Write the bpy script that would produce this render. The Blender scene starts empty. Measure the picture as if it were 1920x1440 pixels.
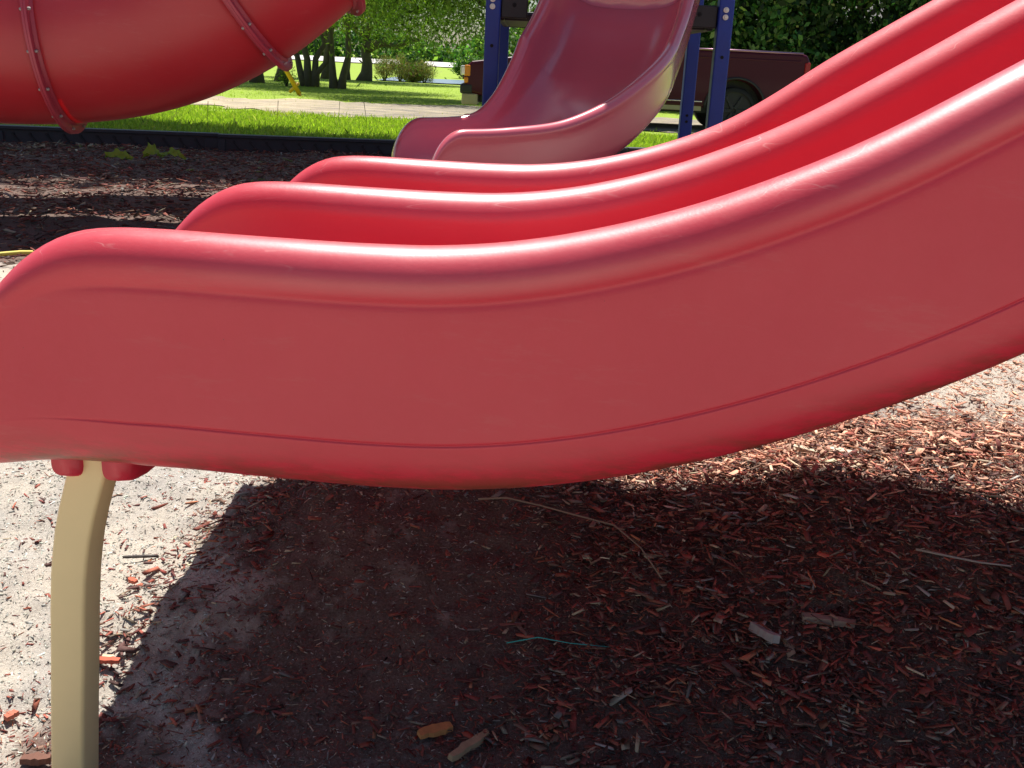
import bpy, math, random
import numpy as np
from mathutils import Vector, Matrix
random.seed(7)
rng = np.random.default_rng(7)
sc = bpy.context.scene
COL = sc.collection
R_ = math.radians

# ------------------------------------------------------------------ camera
H = 0.97
PITCH, ROLL, FPX = R_(17.3), R_(2.9), 1958.0
cam = bpy.data.cameras.new('camera'); camo = bpy.data.objects.new('camera', cam); COL.objects.link(camo)
F = Vector((0, math.cos(PITCH), -math.sin(PITCH)))
R0 = Vector((1, 0, 0)); U0 = Vector((0, math.sin(PITCH), math.cos(PITCH)))
Rv = math.cos(ROLL)*R0 + math.sin(ROLL)*U0
Uv = -math.sin(ROLL)*R0 + math.cos(ROLL)*U0
m = Matrix((Rv, Uv, -F)).transposed().to_4x4(); m.translation = (0, 0, H)
camo.matrix_world = m
cam.sensor_fit = 'HORIZONTAL'; cam.sensor_width = 36.0; cam.lens = 36.0*FPX/1920
cam.clip_start = 0.05; cam.clip_end = 3000
sc.camera = camo
sc.view_settings.view_transform = 'Standard'; sc.view_settings.look = 'None'
sc.view_settings.gamma = 1; sc.view_settings.exposure = 0.64
sc.render.resolution_x = 1024; sc.render.resolution_y = 768

# ------------------------------------------------------------------ world + sun
TH = R_(6.3)                                   # heading of the double slide
sd = Vector((math.cos(TH), -math.sin(TH), 0)); nd = Vector((math.sin(TH), math.cos(TH), 0))
SUN = (-0.09*sd + 0.40*nd + Vector((0, 0, 1))).normalized()
w = bpy.data.worlds.new('World'); sc.world = w; w.use_nodes = True
nt = w.node_tree; sky = nt.nodes.new('ShaderNodeTexSky'); sky.sky_type = 'NISHITA'; sky.sun_disc = False
sky.sun_elevation = math.asin(SUN.z); sky.sun_rotation = math.atan2(SUN.x, SUN.y)
bg = nt.nodes['Background']; nt.links.new(sky.outputs[0], bg.inputs[0]); bg.inputs[1].default_value = 0.06
sl = bpy.data.lights.new('sun', 'SUN'); sl.energy = 4.9; sl.angle = R_(0.53); sl.color = (1, 0.955, 0.89)
slo = bpy.data.objects.new('sun', sl); COL.objects.link(slo)
slo.rotation_euler = SUN.to_track_quat('Z', 'Y').to_euler(); slo.location = (0, 0, 20)

# ------------------------------------------------------------------ helpers
def link(name, me, parent=None):
    o = bpy.data.objects.new(name, me); COL.objects.link(o)
    if parent: o.parent = parent
    return o
def tag(o, label=None, cat=None, group=None, kind=None):
    if label: o['label'] = label
    if cat: o['category'] = cat
    if group: o['group'] = group
    if kind: o['kind'] = kind
    return o
def empty(name, loc=(0, 0, 0), rz=0):
    o = bpy.data.objects.new(name, None); COL.objects.link(o); o.location = loc; o.rotation_euler = (0, 0, rz); return o
def npmesh(name, V, Fc, mat=None, parent=None, smooth=False, cols=None):
    """V (n,3); Fc (m,k) array of equal-sized faces; cols per-vertex rgb"""
    V = np.asarray(V, np.float32); Fc = np.asarray(Fc, np.int32); k = Fc.shape[1]
    me = bpy.data.meshes.new(name); me.vertices.add(len(V)); me.vertices.foreach_set('co', V.ravel())
    me.loops.add(Fc.size); me.loops.foreach_set('vertex_index', Fc.ravel())
    me.polygons.add(len(Fc)); me.polygons.foreach_set('loop_start', np.arange(0, Fc.size, k, dtype=np.int32))
    me.polygons.foreach_set('loop_total', np.full(len(Fc), k, np.int32))
    if smooth: me.polygons.foreach_set('use_smooth', np.ones(len(Fc), bool))
    me.update(calc_edges=True)
    if cols is not None:
        a = me.color_attributes.new('tint', 'FLOAT_COLOR', 'POINT')
        a.data.foreach_set('color', np.c_[cols, np.ones(len(cols))].astype(np.float32).ravel())
    if mat: me.materials.append(mat)
    return link(name, me, parent)
class MB:
    def __init__(s): s.v = []; s.f = []
    def add(s, vs, fs):
        b = len(s.v); s.v += [tuple(v) for v in vs]; s.f += [tuple(i+b for i in f) for f in fs]
    def box(s, c, size, rz=0, M=None):
        x, y, z = (q/2 for q in size); vs = [Vector((i*x, j*y, k*z)) for k in (-1, 1) for j in (-1, 1) for i in (-1, 1)]
        if M is None: M = Matrix.Rotation(rz, 3, 'Z')
        vs = [M @ v + Vector(c) for v in vs]
        s.add(vs, [(0, 2, 3, 1), (4, 5, 7, 6), (0, 1, 5, 4), (2, 6, 7, 3), (1, 3, 7, 5), (0, 4, 6, 2)])
    def tube(s, pts, r, n=12, cap=True):
        pts = [Vector(p) for p in pts]; rs = r if hasattr(r, '__len__') else [r]*len(pts); rings = []; pu = None
        for i, p in enumerate(pts):
            t = (pts[min(i+1, len(pts)-1)]-pts[max(i-1, 0)]).normalized()
            u = (Vector((0, 0, 1)) if abs(t.z) < .9 else Vector((1, 0, 0))) if pu is None else pu
            u = (u - t*u.dot(t)).normalized(); pu = u; v = t.cross(u)
            rings.append([p+(u*math.cos(a)+v*math.sin(a))*rs[i] for a in (2*math.pi*k/n for k in range(n))])
        vs = [q for g in rings for q in g]; fs = []
        for i in range(len(pts)-1):
            for k in range(n): a = i*n+k; b = i*n+(k+1) % n; fs.append((a, b, b+n, a+n))
        if cap: fs.append(tuple(range(n))[::-1]); fs.append(tuple((len(pts)-1)*n+k for k in range(n)))
        s.add(vs, fs)
    def prism(s, poly, y0, y1):                    # poly in x,z ; extruded along y
        n = len(poly); vs = [(x, y0, z) for x, z in poly]+[(x, y1, z) for x, z in poly]
        s.add(vs, [tuple(range(n)), tuple(range(n, 2*n))[::-1]]+[(i, i+n, (i+1) % n+n, (i+1) % n) for i in range(n)])
    def build(s, name, mat=None, parent=None, smooth=False, bevel=0, segs=2):
        me = bpy.data.meshes.new(name); me.from_pydata(s.v, [], s.f); me.update()
        if smooth:
            me.polygons.foreach_set('use_smooth', [True]*len(me.polygons))
        if mat: me.materials.append(mat)
        o = link(name, me, parent)
        if bevel:
            b = o.modifiers.new('b', 'BEVEL'); b.width = bevel; b.segments = segs; b.limit_method = 'ANGLE'; b.angle_limit = R_(35)
        return o
def ss(x, a, b):
    t = np.clip((np.asarray(x, float)-a)/(b-a), 0, 1); return t*t*(3-2*t)

# ------------------------------------------------------------------ materials
def newmat(name):
    m = bpy.data.materials.new(name); m.use_nodes = True; return m, m.node_tree.nodes, m.node_tree.links, m.node_tree.nodes['Principled BSDF']
def noise(N, L, co, scale, detail=4, rough=.6, dist=0):
    n = N.new('ShaderNodeTexNoise'); n.inputs['Scale'].default_value = scale; n.inputs['Detail'].default_value = detail
    n.inputs['Roughness'].default_value = rough; n.inputs['Distortion'].default_value = dist
    if co is not None: L.new(co, n.inputs['Vector'])
    return n.outputs['Fac']
def ramp(N, L, x, stops):
    r = N.new('ShaderNodeValToRGB'); L.new(x, r.inputs[0]); e = r.color_ramp.elements
    while len(e) < len(stops): e.new(.5)
    for q, (p, c) in zip(e, stops):
        q.position = p; q.color = (*c, 1) if hasattr(c, '__len__') else (c, c, c, 1)
    return r.outputs[0]
def mix(N, L, f, a, b, mode='MIX'):
    x = N.new('ShaderNodeMix'); x.data_type = 'RGBA'; x.blend_type = mode
    for i, v in ((0, f), (6, a), (7, b)):
        if isinstance(v, (int, float)): x.inputs[i].default_value = v
        elif isinstance(v, tuple): x.inputs[i].default_value = (*v, 1)
        else: L.new(v, x.inputs[i])
    return x.outputs[2]
def mth(N, L, op, a, b=None):
    x = N.new('ShaderNodeMath'); x.operation = op
    for i, v in enumerate((a, b)):
        if v is None: continue
        if isinstance(v, (int, float)): x.inputs[i].default_value = v
        else: L.new(v, x.inputs[i])
    return x.outputs[0]
def bump(N, L, P, h, strength=.3, dist=.01):
    b = N.new('ShaderNodeBump'); b.inputs['Strength'].default_value = strength; b.inputs['Distance'].default_value = dist
    L.new(h, b.inputs['Height']); L.new(b.outputs[0], P.inputs['Normal'])
def coords(N, L, scale=(1, 1, 1), rot=(0, 0, 0)):
    tc = N.new('ShaderNodeTexCoord'); mp = N.new('ShaderNodeMapping'); mp.inputs['Scale'].default_value = scale; mp.inputs['Rotation'].default_value = rot
    L.new(tc.outputs['Object'], mp.inputs['Vector']); return mp.outputs[0]
def simple(name, c, rough=.5, metal=0, var=.12, scale=12, spec=.5):
    m, N, L, P = newmat(name); co = coords(N, L)
    f = noise(N, L, co, scale, 6, .65)
    L.new(mix(N, L, f, tuple(v*(1-var) for v in c), tuple(min(1, v*(1+var)) for v in c)), P.inputs['Base Color'])
    P.inputs['Roughness'].default_value = rough; P.inputs['Metallic'].default_value = metal
    P.inputs['Specular IOR Level'].default_value = spec
    return m

def red_plastic(name, base, fade, rough=.36, scratch=1.0, dirt=False, sss=0.12, fineb=1.0):
    m, N, L, P = newmat(name); co = coords(N, L)
    big = noise(N, L, co, 3.0, 5, .6)
    c = mix(N, L, ramp(N, L, big, [(.3, 0.0), (.75, 1.0)]), base, fade)
    fine = noise(N, L, co, 90, 3, .7)
    c = mix(N, L, ramp(N, L, fine, [(.35, 0.0), (.8, .16*fineb)]), c, (fade[0]*1.05, fade[1]*1.5, fade[2]*1.5))
    # hairline scratches: thin contours of three stretched, warped noises, broken up by a patchy mask
    tot = None
    for i, (sx, rz, ry) in enumerate((((1.2, 34, 34), .5, .25), ((.8, 38, 38), -.25, .5), ((1.6, 42, 42), .9, -.3))):
        cc = coords(N, L, sx, (0.2*i, ry, rz))
        nn = noise(N, L, cc, 1.0, 1, .3, .1)
        a = mth(N, L, 'ABSOLUTE', mth(N, L, 'SUBTRACT', nn, .5))
        ln = ramp(N, L, a, [(.0, 1.0), (.0065, 0.0)])
        mk = ramp(N, L, noise(N, L, coords(N, L, (1, 1, 1), (i, i, 0)), 7+3*i, 4, .7), [(.53, 0.0), (.62, 1.0)])
        q = mth(N, L, 'MULTIPLY', ln, mk)
        tot = q if tot is None else mth(N, L, 'MAXIMUM', tot, q)
    # only where things rub: surfaces that face up
    g = N.new('ShaderNodeNewGeometry'); sx = N.new('ShaderNodeSeparateXYZ'); L.new(g.outputs['Normal'], sx.inputs[0])
    up = ramp(N, L, sx.outputs['Z'], [(.25, 0.0), (.7, 1.0)])
    tot = mth(N, L, 'MULTIPLY', mth(N, L, 'MULTIPLY', tot, up), .5*scratch)
    c = mix(N, L, tot, c, (.85, .55, .5))
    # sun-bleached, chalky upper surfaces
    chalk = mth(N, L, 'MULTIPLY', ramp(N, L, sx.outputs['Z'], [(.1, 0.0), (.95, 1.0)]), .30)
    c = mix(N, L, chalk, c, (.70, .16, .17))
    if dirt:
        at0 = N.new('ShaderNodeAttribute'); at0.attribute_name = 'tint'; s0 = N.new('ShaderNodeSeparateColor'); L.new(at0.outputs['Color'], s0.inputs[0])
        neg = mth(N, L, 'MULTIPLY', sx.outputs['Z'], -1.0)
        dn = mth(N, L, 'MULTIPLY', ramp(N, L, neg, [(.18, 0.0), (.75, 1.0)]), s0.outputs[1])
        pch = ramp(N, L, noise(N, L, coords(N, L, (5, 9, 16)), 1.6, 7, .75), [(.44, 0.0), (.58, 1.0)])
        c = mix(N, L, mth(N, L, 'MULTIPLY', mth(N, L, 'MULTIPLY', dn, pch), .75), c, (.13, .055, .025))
    spk = ramp(N, L, noise(N, L, co, 150, 2, .5), [(.80, 0.0), (.83, .6)]); c = mix(N, L, spk, c, (.05, .02, .02))
    scf = ramp(N, L, noise(N, L, coords(N, L, (3, 3, 14), (0, .5, .1)), 2.0, 8, .8), [(.55, 0.0), (.75, .22)]); c = mix(N, L, scf, c, (.55, .20, .17))
    L.new(c, P.inputs['Base Color'])
    P.inputs['Roughness'].default_value = rough
    rr = ramp(N, L, noise(N, L, co, 45, 5, .7), [(.3, rough-.04*fineb), (.75, rough+.08*fineb)])
    if dirt:                                        # hand-worn, duller rims on the climbing slope
        at = N.new('ShaderNodeAttribute'); at.attribute_name = 'tint'; sp = N.new('ShaderNodeSeparateColor'); L.new(at.outputs['Color'], sp.inputs[0])
        rr = mth(N, L, 'ADD', rr, mth(N, L, 'MULTIPLY', sp.outputs[0], .22))
        L.new(mth(N, L, 'ADD', .10, mth(N, L, 'MULTIPLY', sp.outputs[2], .9)), P.inputs['Coat Weight']); P.inputs['Coat IOR'].default_value = 1.75
    L.new(rr, P.inputs['Roughness'])
    P.inputs['Specular IOR Level'].default_value = .55
    if sss:
        P.inputs['Subsurface Weight'].default_value = sss; P.inputs['Subsurface Radius'].default_value = (.9, .12, .10); P.inputs['Subsurface Scale'].default_value = .02
    hb = mix(N, L, .5, noise(N, L, co, 260, 3, .7), noise(N, L, co, 14, 3, .5))
    if fineb > .2: bump(N, L, P, hb, .10*fineb, .004)
    return m
M_slide = red_plastic('slide_red_plastic', (.57, .014, .040), (.62, .034, .058), .38, 1, True, sss=.08)
_p = M_slide.node_tree.nodes['Principled BSDF']; _p.inputs['Coat Roughness'].default_value = .36
M_slide2 = red_plastic('faded_red_plastic', (.64, .105, .155), (.66, .125, .175), .27, .1, sss=0, fineb=.05)
M_slide2.node_tree.nodes['Principled BSDF'].inputs['Coat Weight'].default_value = 1.0; M_slide2.node_tree.nodes['Principled BSDF'].inputs['Coat Roughness'].default_value = .18
M_tube = red_plastic('tube_red_plastic', (.47, .020, .034), (.50, .034, .046), .42, .2, sss=.45, fineb=.3)
M_flange = simple('flange_plastic', (.42, .05, .08), .4, 0, .2)
M_leg = simple('tan_painted_steel', (.90, .70, .36), .42, 0, .05, 20)
M_blue = simple('blue_painted_steel', (.005, .036, .31), .42, 0, .22, 14)
M_steel = simple('galvanised_bolt', (.62, .60, .56), .35, .85, .15, 60)
M_black = simple('black_coated_deck', (.018, .016, .018), .5, 0, .3, 25)
M_hole = simple('dark_hole', (.006, .006, .007), .8)
M_timber = simple('black_plastic_timber', (.034, .038, .048), .55, 0, .3, 18)
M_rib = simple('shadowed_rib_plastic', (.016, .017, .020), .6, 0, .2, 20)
M_zinc = simple('dull_zinc_bolt', (.40, .36, .34), .5, .6, .2, 60)
M_yellow = simple('yellow_plastic', (.75, .42, .02), .45, 0, .1)
M_wire = simple('galvanised_wire', (.3, .3, .3), .5, .7)
M_pole = simple('weathered_pole_wood', (.17, .12, .08), .85, 0, .3, 9)
M_tan2 = simple('stubby_bark', (.04, .034, .028), .9, 0, .4, 9)

# ------------------------------------------------------------------ ground
def ground_z(x, y):
    s = x*sd.x + y*sd.y; n = x*nd.x + y*nd.y - 1.06
    z = -.01 + .12*ss(n, .05, .85) + .095*np.exp(-(((s+.42)/.30)**2))*ss(n, .10, .55)*(1-ss(n, .80, .93)) + .05*ss(s, -.5, .0) + .15*ss(s, -.2, .7)*ss(n, .0, .8)
    z = z*(1-ss(y, 3.5, 8.5)) + .055*ss(y, 3.5, 8.5) + .03*ss(-n, .3, 1.2)
    z = z + .012*np.sin(x*3.1+y*1.7)*np.sin(y*2.3-x) * (1-ss(y, 9, 14))
    z = z - .135*ss(y, 10.5, 16) - .08*ss(y, 20, 40) - .25*ss(y, 40, 52)
    return z
def mulch_density(x, y):
    """0 bare sand .. 1 thick mulch, its dark soil also deepening the slide shade"""
    s = x*sd.x + y*sd.y; n = x*nd.x + y*nd.y - 1.06
    edge = -.66 + .07*np.sin(n*5.0+1) + .03*np.sin(n*17)  # soil edge placed on the slide's shadow line to darken the shaded ground
    d = ss(s, edge-.14, edge+.16)
    d = np.maximum(d, ss(y, 3.6, 4.4))
    d = d*(1-.40*(1-ss(n, .02, .30))*(y < 3))
    d = d*(1-.28*np.exp(-(((s+.36)/.30)**2+((n-.50)/.35)**2)**1.5))
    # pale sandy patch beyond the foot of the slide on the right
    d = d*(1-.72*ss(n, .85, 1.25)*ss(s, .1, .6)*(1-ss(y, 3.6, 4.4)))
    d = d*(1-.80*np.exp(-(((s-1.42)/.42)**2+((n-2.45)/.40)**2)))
    # mulch in the corner by the support leg
    d = np.maximum(d, .75*np.exp(-(((s+.70)/.17)**2+((n-.12)/.11)**2)))
    d = np.maximum(d, .45*np.exp(-(((s+.66)/.10)**2+((n-.45)/.35)**2)))
    d = d*(1-.8*ss(-n, .25, .8)*(y < 3))          # unseen ground made bare sand to bounce light onto the slide wall
    return np.clip(d, 0, 1)
def chip_density(x, y):
    s = x*sd.x + y*sd.y; n = x*nd.x + y*nd.y - 1.06
    d = mulch_density(x, y)
    d = d*(1-.88*np.exp(-(((s+.36)/.30)**2+((n-.50)/.42)**2)**1.5))          # trampled fine dirt on the mound at the exit
    d = d*(1-.80*(1-ss(n, .05, .26))*(1-ss(s, .15, .55))*ss(n, -.4, -.2))
    d = d*(1-.12*ss(n, .9, 1.3)*ss(s, .2, .7))
    d = np.maximum(d, .55*np.exp(-(((s+.77)/.07)**2+((n-.36)/.28)**2)))
    return np.clip(d, 0, 1)
def axis(segs):
    out = []
    for a, b, st in segs: out.append(np.arange(a, b, st))
    return np.unique(np.round(np.concatenate(out), 4))
def geom(a, b, k, n): return a + (b-a)*np.linspace(0, 1, n)**k
gx = np.unique(np.round(np.r_[-geom(1.6, 900, 5, 50)[::-1], np.arange(-1.6, 2.4, .014), geom(2.4, 900, 5, 50), np.arange(-9, 9, .25)], 4))
gy = np.unique(np.round(np.r_[-geom(.6, 60, 4, 25)[::-1], np.arange(-.6, .7, .06), np.arange(.7, 3.6, .013), np.arange(3.6, 10.5, .05), geom(10.5, 1200, 5, 90)], 4))
X, Y = np.meshgrid(gx, gy); Z = ground_z(X, Y)
# lumps in the sand and mulch, footprints
def vnoise(x, y, sc_, seed):
    r = np.random.default_rng(seed); T = r.random((256, 256)); x = x*sc_; y = y*sc_
    xi = np.floor(x).astype(int); yi = np.floor(y).astype(int); fx = x-xi; fy = y-yi; fx = fx*fx*(3-2*fx); fy = fy*fy*(3-2*fy)
    g = lambda a, b: T[a % 256, b % 256]
    return (g(xi, yi)*(1-fx)+g(xi+1, yi)*fx)*(1-fy)+(g(xi, yi+1)*(1-fx)+g(xi+1, yi+1)*fx)*fy - .5
near = (1-ss(Y, 9.0, 9.6))*(1-ss(np.abs(X), 6, 9))
Zr = .034*vnoise(X, Y, 3.3, 1)+.020*vnoise(X, Y, 9, 2)+.013*vnoise(X, Y, 24, 3)+.009*vnoise(X, Y, 55, 4)
Z = Z + Zr*near
def gz(x, y):
    x = np.asarray(x, float); y = np.asarray(y, float); nr = (1-ss(y, 9.0, 9.6))*(1-ss(np.abs(x), 6, 9))
    return ground_z(x, y)+nr*(.034*vnoise(x, y, 3.3, 1)+.020*vnoise(x, y, 9, 2)+.013*vnoise(x, y, 24, 3)+.009*vnoise(x, y, 55, 4))
ny, nx = X.shape
idx = np.arange(nx*ny).reshape(ny, nx)
FQ = np.stack([idx[:-1, :-1], idx[:-1, 1:], idx[1:, 1:], idx[1:, :-1]], -1).reshape(-1, 4)
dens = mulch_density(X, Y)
mg, N, L, P = newmat('sand_and_mulch_soil'); co = coords(N, L)
at = N.new('ShaderNodeAttribute'); at.attribute_name = 'tint'; sep = N.new('ShaderNodeSeparateColor'); L.new(at.outputs['Color'], sep.inputs[0])
n1 = noise(N, L, co, 16, 8, .7); n2 = noise(N, L, co, 240, 4, .8); n3 = noise(N, L, co, 3.0, 6, .65); n4 = noise(N, L, co, 620, 2, .8)
sand = mix(N, L, ramp(N, L, n3, [(.38, 0.0), (.62, 1.0)]), (.59, .515, .405), (.43, .395, .35))
sand = mix(N, L, ramp(N, L, n2, [(.40, 0.0), (.62, .55)]), sand, (.20, .17, .155))
sand = mix(N, L, ramp(N, L, n4, [(.52, 0.0), (.66, .8)]), sand, (.68, .65, .58))
soil = mix(N, L, n1, (.060, .040, .034), (.21, .135, .105))
soil = mix(N, L, ramp(N, L, n2, [(.46, 0.0), (.7, .65)]), soil, (.32, .25, .22))
dd = mth(N, L, 'ADD', sep.outputs[0], mth(N, L, 'MULTIPLY', mth(N, L, 'SUBTRACT', n1, .5), 1.3))
dd = ramp(N, L, dd, [(.35, 0.0), (.68, 1.0)])
c = mix(N, L, dd, sand, soil)
L.new(c, P.inputs['Base Color']); P.inputs['Roughness'].default_value = .95; P.inputs['Specular IOR Level'].default_value = .2
bump(N, L, P, mix(N, L, .45, n2, noise(N, L, co, 60, 6, .75)), .55, .010)
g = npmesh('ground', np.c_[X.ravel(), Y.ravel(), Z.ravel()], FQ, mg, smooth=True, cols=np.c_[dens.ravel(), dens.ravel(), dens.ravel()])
tag(g, 'pale sand and dark red mulch soil of the play area', kind='structure')

# lawn sheet beyond the timbers
def bord(x): return 9.66+.20*(x+2.7)
lx = np.unique(np.round(np.r_[-geom(9, 900, 5, 40)[::-1], np.arange(-9, 9, .2), geom(9, 900, 5, 40)], 4))
tt = np.unique(np.round(np.r_[np.arange(0, 12, .2), geom(12, 1200, 5, 110)], 4))
LX, LT = np.meshgrid(lx, tt); LY = bord(np.clip(LX, -30, 30))+LT
def lawn_z(x, y): return ground_z(x, y)+.055+.03*vnoise(x, y, .8, 9)*ss(y, 9, 12)
LZ = lawn_z(LX, LY)
i2 = np.arange(LX.size).reshape(LX.shape)
LF = np.stack([i2[:-1, :-1], i2[:-1, 1:], i2[1:, 1:], i2[1:, :-1]], -1).reshape(-1, 4)
ml, N, L, P = newmat('lawn_grass'); co = coords(N, L)
a = noise(N, L, co, .35, 6, .6); b = noise(N, L, co, 6, 8, .75); c3 = noise(N, L, coords(N, L, (1, .35, 1)), 40, 4, .8)
c = mix(N, L, a, (.24, .37, .028), (.34, .44, .05)); c = mix(N, L, ramp(N, L, b, [(.35, 0.0), (.7, .7)]), c, (.20, .29, .035))
c = mix(N, L, ramp(N, L, c3, [(.45, 0.0), (.7, .5)]), c, (.27, .37, .05))
L.new(c, P.inputs['Base Color']); P.inputs['Roughness'].default_value = .8; P.inputs['Specular IOR Level'].default_value = .2
bump(N, L, P, c3, .6, .03)
lawn = npmesh('lawn', np.c_[LX.ravel(), LY.ravel(), LZ.ravel()], LF, ml, smooth=True)
tag(lawn, 'sunlit mown lawn beyond the black border', kind='structure')
# sandy track across the lawn
def ribbon(name, xs, ylo, yhi, zoff, mat, wob=.25, seed=3, nyy=14):
    xs = np.asarray(xs); lo = ylo(xs)+wob*2*vnoise(xs, xs*0, 1.1, seed)+wob*vnoise(xs, xs*0+5, 4, seed); hi = yhi(xs)+wob*2*vnoise(xs, xs*0+9, .9, seed)+wob*vnoise(xs, xs*0+15, 4, seed)
    t = np.linspace(0, 1, nyy)[:, None]; YY = lo+(hi-lo)*t; XX = np.repeat(xs[None], nyy, 0); ZZ = lawn_z(XX, YY)+zoff
    i3 = np.arange(XX.size).reshape(XX.shape); FF = np.stack([i3[:-1, :-1], i3[:-1, 1:], i3[1:, 1:], i3[1:, :-1]], -1).reshape(-1, 4)
    return npmesh(name, np.c_[XX.ravel(), YY.ravel(), ZZ.ravel()], FF, mat, smooth=True)
mt_, N, L, P = newmat('pale_track_sand'); co = coords(N, L)
a = noise(N, L, co, 1.3, 8, .75); b = noise(N, L, coords(N, L, (.25, 2.4, 1)), 2.2, 7, .75)
c = mix(N, L, ramp(N, L, a, [(.40, 0.0), (.6, 1.0)]), (.66, .54, .36), (.42, .33, .22))
c = mix(N, L, ramp(N, L, b, [(.40, 0.0), (.62, .8)]), c, (.24, .21, .17))
sxx = N.new('ShaderNodeSeparateXYZ'); L.new(co, sxx.inputs[0]); rg = ramp(N, L, mth(N, L, 'ADD', mth(N, L, 'MULTIPLY', sxx.outputs[0], .22), 1.15), [(.15, 0.0), (.6, 1.0)])
rut = mth(N, L, 'MULTIPLY', rg, ramp(N, L, noise(N, L, coords(N, L, (.5, 3.2, 1)), 1.6, 8, .8), [(.40, 0.0), (.58, .85)]))
c = mix(N, L, rut, c, (.11, .11, .115))
gr = ramp(N, L, noise(N, L, co, 5, 8, .8), [(.50, 0.0), (.64, .8)]); c = mix(N, L, gr, c, (.30, .27, .12))
L.new(c, P.inputs['Base Color']); P.inputs['Roughness'].default_value = .95
bump(N, L, P, b, .8, .05)
tr = ribbon('dirt_track', np.arange(-40, 40, .12), lambda x: 17.0+0*x-.10*(x+4), lambda x: 21.6+.1*(x+4), .012, mt_, .95)
tag(tr, 'pale sandy track crossing the lawn', kind='structure')
mr = simple('pale_road_surface', (.62, .58, .54), .9, 0, .1, .3)
rd = ribbon('far_road', np.linspace(-220, 220, 120), lambda x: 118+0*x, lambda x: 190+0*x, .10, mr, .2, nyy=6)
tag(rd, 'bright pale road far beyond the lawn', kind='structure')
mw, N, L, P = newmat('pond_water'); P.inputs['Base Color'].default_value = (.20, .27, .33, 1); P.inputs['Roughness'].default_value = .25  # base colour lightened to stand in for sky reflected in the water
bump(N, L, P, noise(N, L, coords(N, L), 6, 3, .6), .25, .03)
pd = ribbon('pond_water', np.linspace(-7.2, 22, 60), lambda x: 50.5+.25*(x+5), lambda x: 59+.1*(x+5), .06, mw, .3, nyy=6)
tag(pd, 'narrow strip of blue-grey pond water', kind='structure')

# ------------------------------------------------------------------ wood chips
CH = np.array([(.34, .075, .05), (.27, .05, .038), (.42, .11, .065), (.52, .18, .09), (.20, .045, .04), (.46, .34, .24), (.58, .42, .27), (.33, .28, .25), (.12, .05, .045), (.24, .13, .09)])
CW = np.array([.19, .15, .09, .04, .12, .04, .025, .07, .16, .13]); CW /= CW.sum()
def chips(name, n, area, size, lift, mat, densf=chip_density, seed=1, pal=CH, pw=CW, power=1.0, minkeep=.04, tilt=.30):
    r = np.random.default_rng(seed)
    x = r.uniform(area[0], area[1], n*3); y = r.uniform(area[2], area[3], n*3)
    k = r.random(n*3) < np.maximum(densf(x, y)**power, minkeep); x = x[k][:n]; y = y[k][:n]; n = len(x)
    ln = size[0]*np.minimum(np.exp(r.normal(0, .55, n)), 2.8 if size[0] < .02 else 1.7); wd = ln*r.uniform(.08, .46, n)**1.15; th = np.minimum(wd*.5, r.uniform(.0012, .0035, n)*size[0]/.017)
    dn = densf(x, y); z = gz(x, y) + lift*dn*r.random(n)**1.4 + th*.3
    yaw = r.uniform(0, 2*np.pi, n); pt = r.normal(0, tilt*.7, n)*(.35+.65*dn); rl = r.normal(0, tilt, n)*(.35+.65*dn)
    base = np.array([(-1, -1, -1), (1, -1, -1), (1, 1, -1), (-1, 1, -1), (-1, -1, 1), (1, -1, 1), (1, 1, 1), (-1, 1, 1)], float)*.5
    V = np.repeat(base[None], n, 0)
    V[:, :, 1] *= np.where(V[:, :, 0] > 0, r.uniform(.35, 1.1, n)[:, None], r.uniform(.6, 1.1, n)[:, None])
    V[:, :, 0] += r.normal(0, .10, (n, 8)); V[:, :, 1] += r.normal(0, .08, (n, 8)); V[:, :, 2] += r.normal(0, .14, (n, 8))
    V *= np.stack([ln, wd, th], -1)[:, None]
    V[:, :, 2] += (np.abs(V[:, :, 0])**2)*(r.normal(0, 5, n)[:, None])
    cy, sy, cp, sp, cr, sr = np.cos(yaw), np.sin(yaw), np.cos(pt), np.sin(pt), np.cos(rl), np.sin(rl)
    Rm = np.empty((n, 3, 3))
    Rm[:, 0] = np.stack([cy*cp, cy*sp*sr-sy*cr, cy*sp*cr+sy*sr], -1); Rm[:, 1] = np.stack([sy*cp, sy*sp*sr+cy*cr, sy*sp*cr-cy*sr], -1); Rm[:, 2] = np.stack([-sp, cp*sr, cp*cr], -1)
    V = np.einsum('nij,nvj->nvi', Rm, V); V += np.stack([x, y, z], -1)[:, None]
    fb = np.array([(0, 3, 2, 1), (4, 5, 6, 7), (0, 1, 5, 4), (1, 2, 6, 5), (2, 3, 7, 6), (3, 0, 4, 7)])
    Fc = (fb[None]+8*np.arange(n)[:, None, None]).reshape(-1, 4)
    c = pal[r.choice(len(pal), n, p=pw)]*np.exp(r.normal(0, .28, n))[:, None]; c = np.clip(c, 0, .8)
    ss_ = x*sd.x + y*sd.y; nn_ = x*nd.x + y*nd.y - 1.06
    pale = .85*ss(nn_, .55, 1.1)*ss(ss_, -.3, .4)*(1-ss(y, 3.6, 5.5))  # bleached chips; the paler tone also paints the sunlit strip brighter
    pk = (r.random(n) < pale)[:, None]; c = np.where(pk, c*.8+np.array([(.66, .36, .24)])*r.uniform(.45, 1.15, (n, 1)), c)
    c = c*np.array((.90, 1.0, 1.0)) if size[0] < .02 else c
    cols = np.repeat(c[:, None], 8, 1)*r.uniform(.82, 1.18, (n, 8, 1))
    return npmesh(name, V.reshape(-1, 3), Fc, mat, cols=cols.reshape(-1, 3))
mc, N, L, P = newmat('dyed_wood_chip'); at = N.new('ShaderNodeAttribute'); at.attribute_name = 'tint'
gn = noise(N, L, coords(N, L), 170, 5, .7)
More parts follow.
